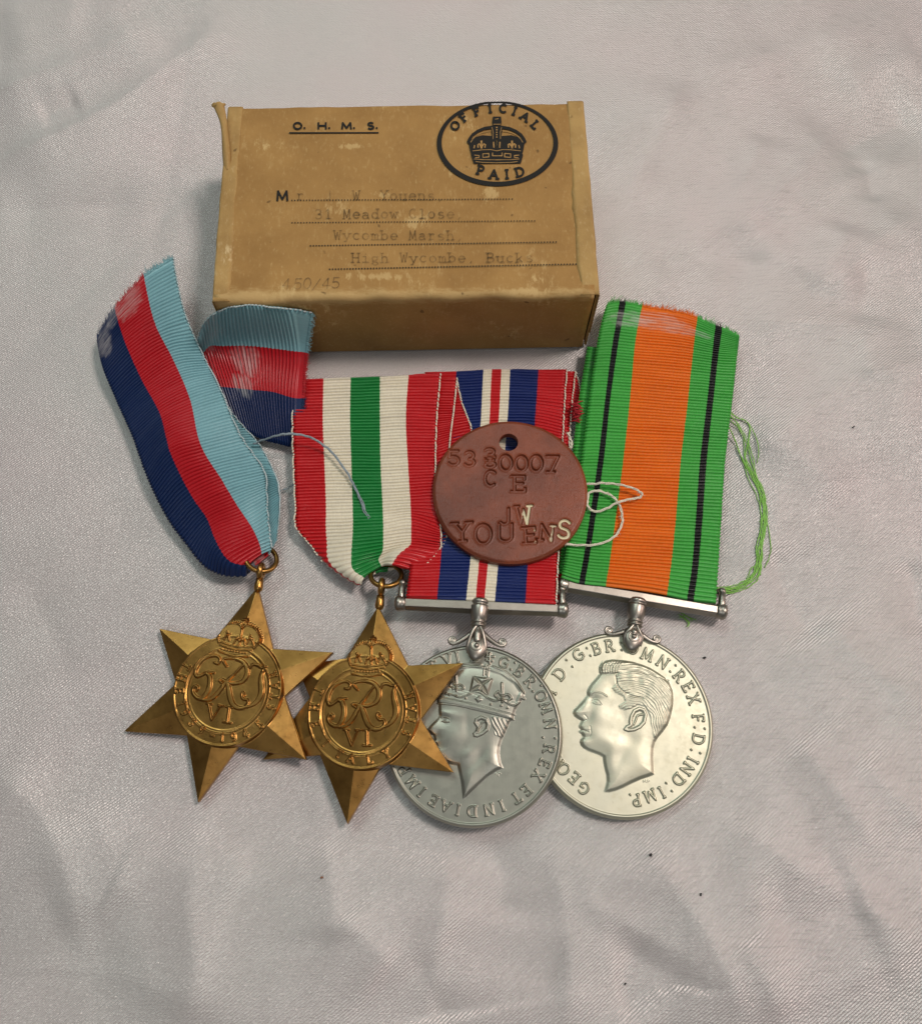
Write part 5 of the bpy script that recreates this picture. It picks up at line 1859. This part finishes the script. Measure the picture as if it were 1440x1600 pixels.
# ribbon of the crowned medal
UW = [0, .205, .40, .464, .522, .593, .794, 1]
ribbon("ribbon_fold", [zr([(820, 584), (860, 581), (899, 582)], .08), zr([(830, 600), (866, 602), (905, 606)], .09), zr([(830, 625), (868, 628), (909, 630)], .09), zr([(828, 650), (860, 648), (896, 645)], .08)], [.7, .85, 1], M['rib_war'], rootW, beads='right', seed=17)
ribbon("ribbon_back", [zr([(690, 582), (797, 580), (898, 581)], .13), zr([(690, 660), (790, 660), (891, 655)], .13), zr([(680, 760), (785, 760), (885, 760)], .15), zr([(660, 870), (770, 875), (880, 880)], .22), zr([(645, 925), (760, 935), (875, 938)], .36)],
       [0, .5, 1], M['rib_war'], rootW, beads='right', seed=16)
ribbon("ribbon_front", [zr([(664, 583), (712.5, 581), (754.5, 577.5), (768, 577), (783, 577), (796.6, 577.5), (840, 579), (885, 579)], .20), zr([(662, 620), (709, 618), (752.5, 615), (766, 614), (781, 614), (795, 614), (838, 615), (882, 617)], .215),
                        zr([(658, 672), (704, 668), (750, 664), (764, 663), (778, 662), (792, 662), (834.5, 663), (879, 672)], .225), zr([(650, 770), (695, 769), (740, 768), (755, 768), (769, 768), (784, 769), (828, 771), (875, 775)], .27),
                        zr([(643, 865), (689, 864), (735, 864), (749, 864), (763, 865), (779, 866), (824, 868), (871, 871)], .42), zr([(635.5, 926), (683, 927), (728.5, 928), (743.5, 928.5), (757, 929), (773.5, 930), (820.5, 932), (868.5, 934)], .62),
                        zr([(635, 933), (682.6, 934), (728, 935), (743, 935.7), (756.5, 936), (773, 937), (820, 939.5), (868, 941)], .56)],
       UW, M['rib_war'], rootW, beads='right', seed=15, nu=40)
mb = MB()
rg = np.random.default_rng(9)
for i in range(46):
    a = np.array([894 + rg.normal(0, 3), 646 + rg.uniform(-18, 14)])
    p0, p1 = P(*a, .3), P(a[0] + rg.uniform(6, 15), a[1] + rg.uniform(-7, 4), .36 + .1 * rg.random())
    V, f = tube(smooth_line([p0, (p0 + p1) / 2 + np.array([0, 0, .05]), p1], 3), .012, 5)
    mb.add(V, f)
mb.build("frayed_tuft", M['red_fibre'], rootW, kind="stuff", label="ragged red tuft at the upper right edge of the ribbon")

# ------------------------------------------------------------------ the fibre identity disc
PLT = Plane((676, 764, .62), (917, 764, .66), (796, 655, .60))
rootT = thing("identity_disc", "round brown fibre tag with a hole, stamped number and name, lying on ribbons", "identity disc", P(796, 766, .4))
bd, rT = circle_bound(PLT, (796.5, 765.5), 121, 900)
RT = Relief(PLT, (796.5, 765.5), bd, 160, lambda s: -.040 * ss(.945, 1.0, s.r / rT) ** 2 + .006 * vnoise(s.X[:, 0] * 1.3, s.X[:, 1] * 1.3, 51))
ct = crop(5.333, 660, 640)
ut = np.linalg.norm(PLT.loc(797, 765) - PLT.loc(796, 765))
paint = np.zeros(len(RT.X))
ST_ = [('5', 258, 402, 118, 96, 0, .7, 0), ('3', 392, 408, 118, 92, 0, .7, 0), ('3', 560, 372, 95, 100, 0, .7, 0), ('8', 562, 440, 80, 90, 3, .7, 0), ('0', 692, 442, 126, 108, 4, 1.1, 0), ('0', 822, 446, 122, 104, 0, 1.1, 0), ('0', 946, 446, 130, 108, 0, 1.1, 0), ('7', 1082, 452, 130, 112, 0, 1.1, 0),
       ('C', 562, 572, 124, 92, -4, .8, 0), ('E', 806, 618, 128, 96, 0, .8, 0), ('J', 690, 888, 130, 90, 0, .9, .1), ('W', 840, 876, 146, 116, 3, .9, .75), ('Y', 330, 1018, 150, 128, 4, 1, .12), ('O', 504, 1036, 160, 140, 0, 1, 0), ('U', 690, 1024, 146, 128, 0, 1, .05), ('E', 896, 1046, 130, 92, 4, 1, .45), ('N', 1032, 1024, 128, 112, -6, 1, .55), ('S', 1180, 994, 146, 104, -10, 1, 1)]
for ch, x, y, h, w, ang, dep, pt in ST_:
    wd, st = glyph(ch, .16)
    a = math.radians(-ang)
    Lq = []
    for p in st:
        q = (p - np.array([wd / 2, .5])) * np.array([w / max(wd, .4), -h])
        Lq.append(RT.px(ct(np.stack([x + q[:, 0] * math.cos(a) - q[:, 1] * math.sin(a), y + q[:, 0] * math.sin(a) + q[:, 1] * math.cos(a)], -1))))
    RT.strokes(Lq, 4.0 * ut, .013 * dep, 3.6 * ut)           # the fibre swells round each stamp
    top = RT.strokes(Lq, 2.2 * ut, -.058 * dep, 2.4 * ut)
    if pt:
        cxl = RT.px(ct([(x, y)]))[0]
        side = ss(-.10, .10, RT.X[:, 0] - cxl[0] + (.12 if pt >= 1 else 0)) if pt < 1 else np.ones(len(RT.X))
        paint = np.maximum(paint, ss(.35, .7, top) * (side * pt + (1 - side) * pt * .4) * (1.0 if pt > .7 else .95))
hc = PLT.loc(794.3, 691)
hr = 15.2 * ut
tag_objs = RT.build({0: "disc_body"}, M['fibre'], rootT, [(.008, -.03, 0), (.010, -.12, 0), (.0, -.16, 0)], hole=(hc, hr), attrs={"paint": paint})
a = np.linspace(0, 2 * np.pi, 48, endpoint=False)
V, Fc = [], []
for dr, z in ((.012, .004), (.0, -.006), (-.006, -.03), (0, -.17)):
    V.append(PLT.world(hc + (hr + dr) * np.stack([np.cos(a), np.sin(a)], -1), np.full(48, z)))
for i in range(3):
    for k_ in range(48):
        l = (k_ + 1) % 48
        Fc.append([i * 48 + k_, i * 48 + l, (i + 1) * 48 + l, (i + 1) * 48 + k_])
obj("hole_wall", np.vstack(V), Fc, M['fibre'], rootT)

# the cream cord end that shows from under the disc
zt_ = .62
o = thread("cord", [(900, 757), (925, 756), (945, 755), (968, 757), (988, 763), (1001, 769), (1000, 776), (985, 780), (968, 784), (950, 793), (933, 799), (922, 796), (917, 785), (919, 772), (932, 767), (950, 772), (962, 781), (970, 795), (972, 812), (968, 828), (955, 842), (935, 850), (912, 852), (885, 850), (870, 845)],
           [.55, .62, .66, .68, .7, .68, .64, .66, .74, .68, .62, .60, .60, .6, .62, .62, .62, .62, .62, .62, .62, .62, .6, .58, .5], .0135, M['white_thread'], None, 3, .016, 21, 7)
o["label"], o["category"] = "looped cream cord lying on the orange and green ribbon beside the brown tag", "cord"
o.name = "cord"
thread("thread_end", [(886, 676), (891, 686), (893, 694), (890, 700)], [.5, .5, .52, .5], .018, M['white_thread'], o, 2, .018, 22, label="short cord end behind the upper right edge of the tag")

# ------------------------------------------------------------------ bits of lint on the cloth
def fleck(px, py, lx, ly, ang, m, label, cat):
    c = P(px, py, .02)
    c[2] = cloth_z(c[0], c[1]) + ly * .6
    a_ = math.radians(ang)
    pts = [c + np.array([math.cos(a_) * lx * t, math.sin(a_) * lx * t, .015 + .02 * math.sin(3 * t + px)]) + np.array([0, .15 * ly * math.sin(5 * t), 0]) for t in np.linspace(-1, 1, 7)]
    V, f = tube(pts, ly * np.array([.5, .9, 1.1, .8, 1.0, .7, .4]), 6)
    tag(obj("lint", V, f, m), label, cat)


fleck(201, 64.5, .085, .024, -42, M['lint'], "black splinter of lint on the bare cloth near the top left corner", "lint")
fleck(1014.5, 1336, .028, .026, 20, M['lint'], "black speck of lint below the pale disc medal, upper of two", "lint")
fleck(1091, 1397.5, .026, .020, 60, M['lint'], "black speck of lint at the lower right, lower of two near it", "lint")
fleck(1100, 1028, .026, .022, 0, M['lint'], "dark speck of lint just right of the pale disc medal's upper edge", "lint")
fleck(504, 1371, .024, .018, 10, M['lint_brown'], "tiny brown speck of lint below the right bronze star", "lint")
fleck(978, 1539, .022, .016, 30, M['lint'], "tiny dark speck of lint near the bottom edge right of the middle", "lint")
fleck(1326, 674.5, .030, .014, 10, M['lint'], "tiny dark sliver of lint right of the green threads", "lint")
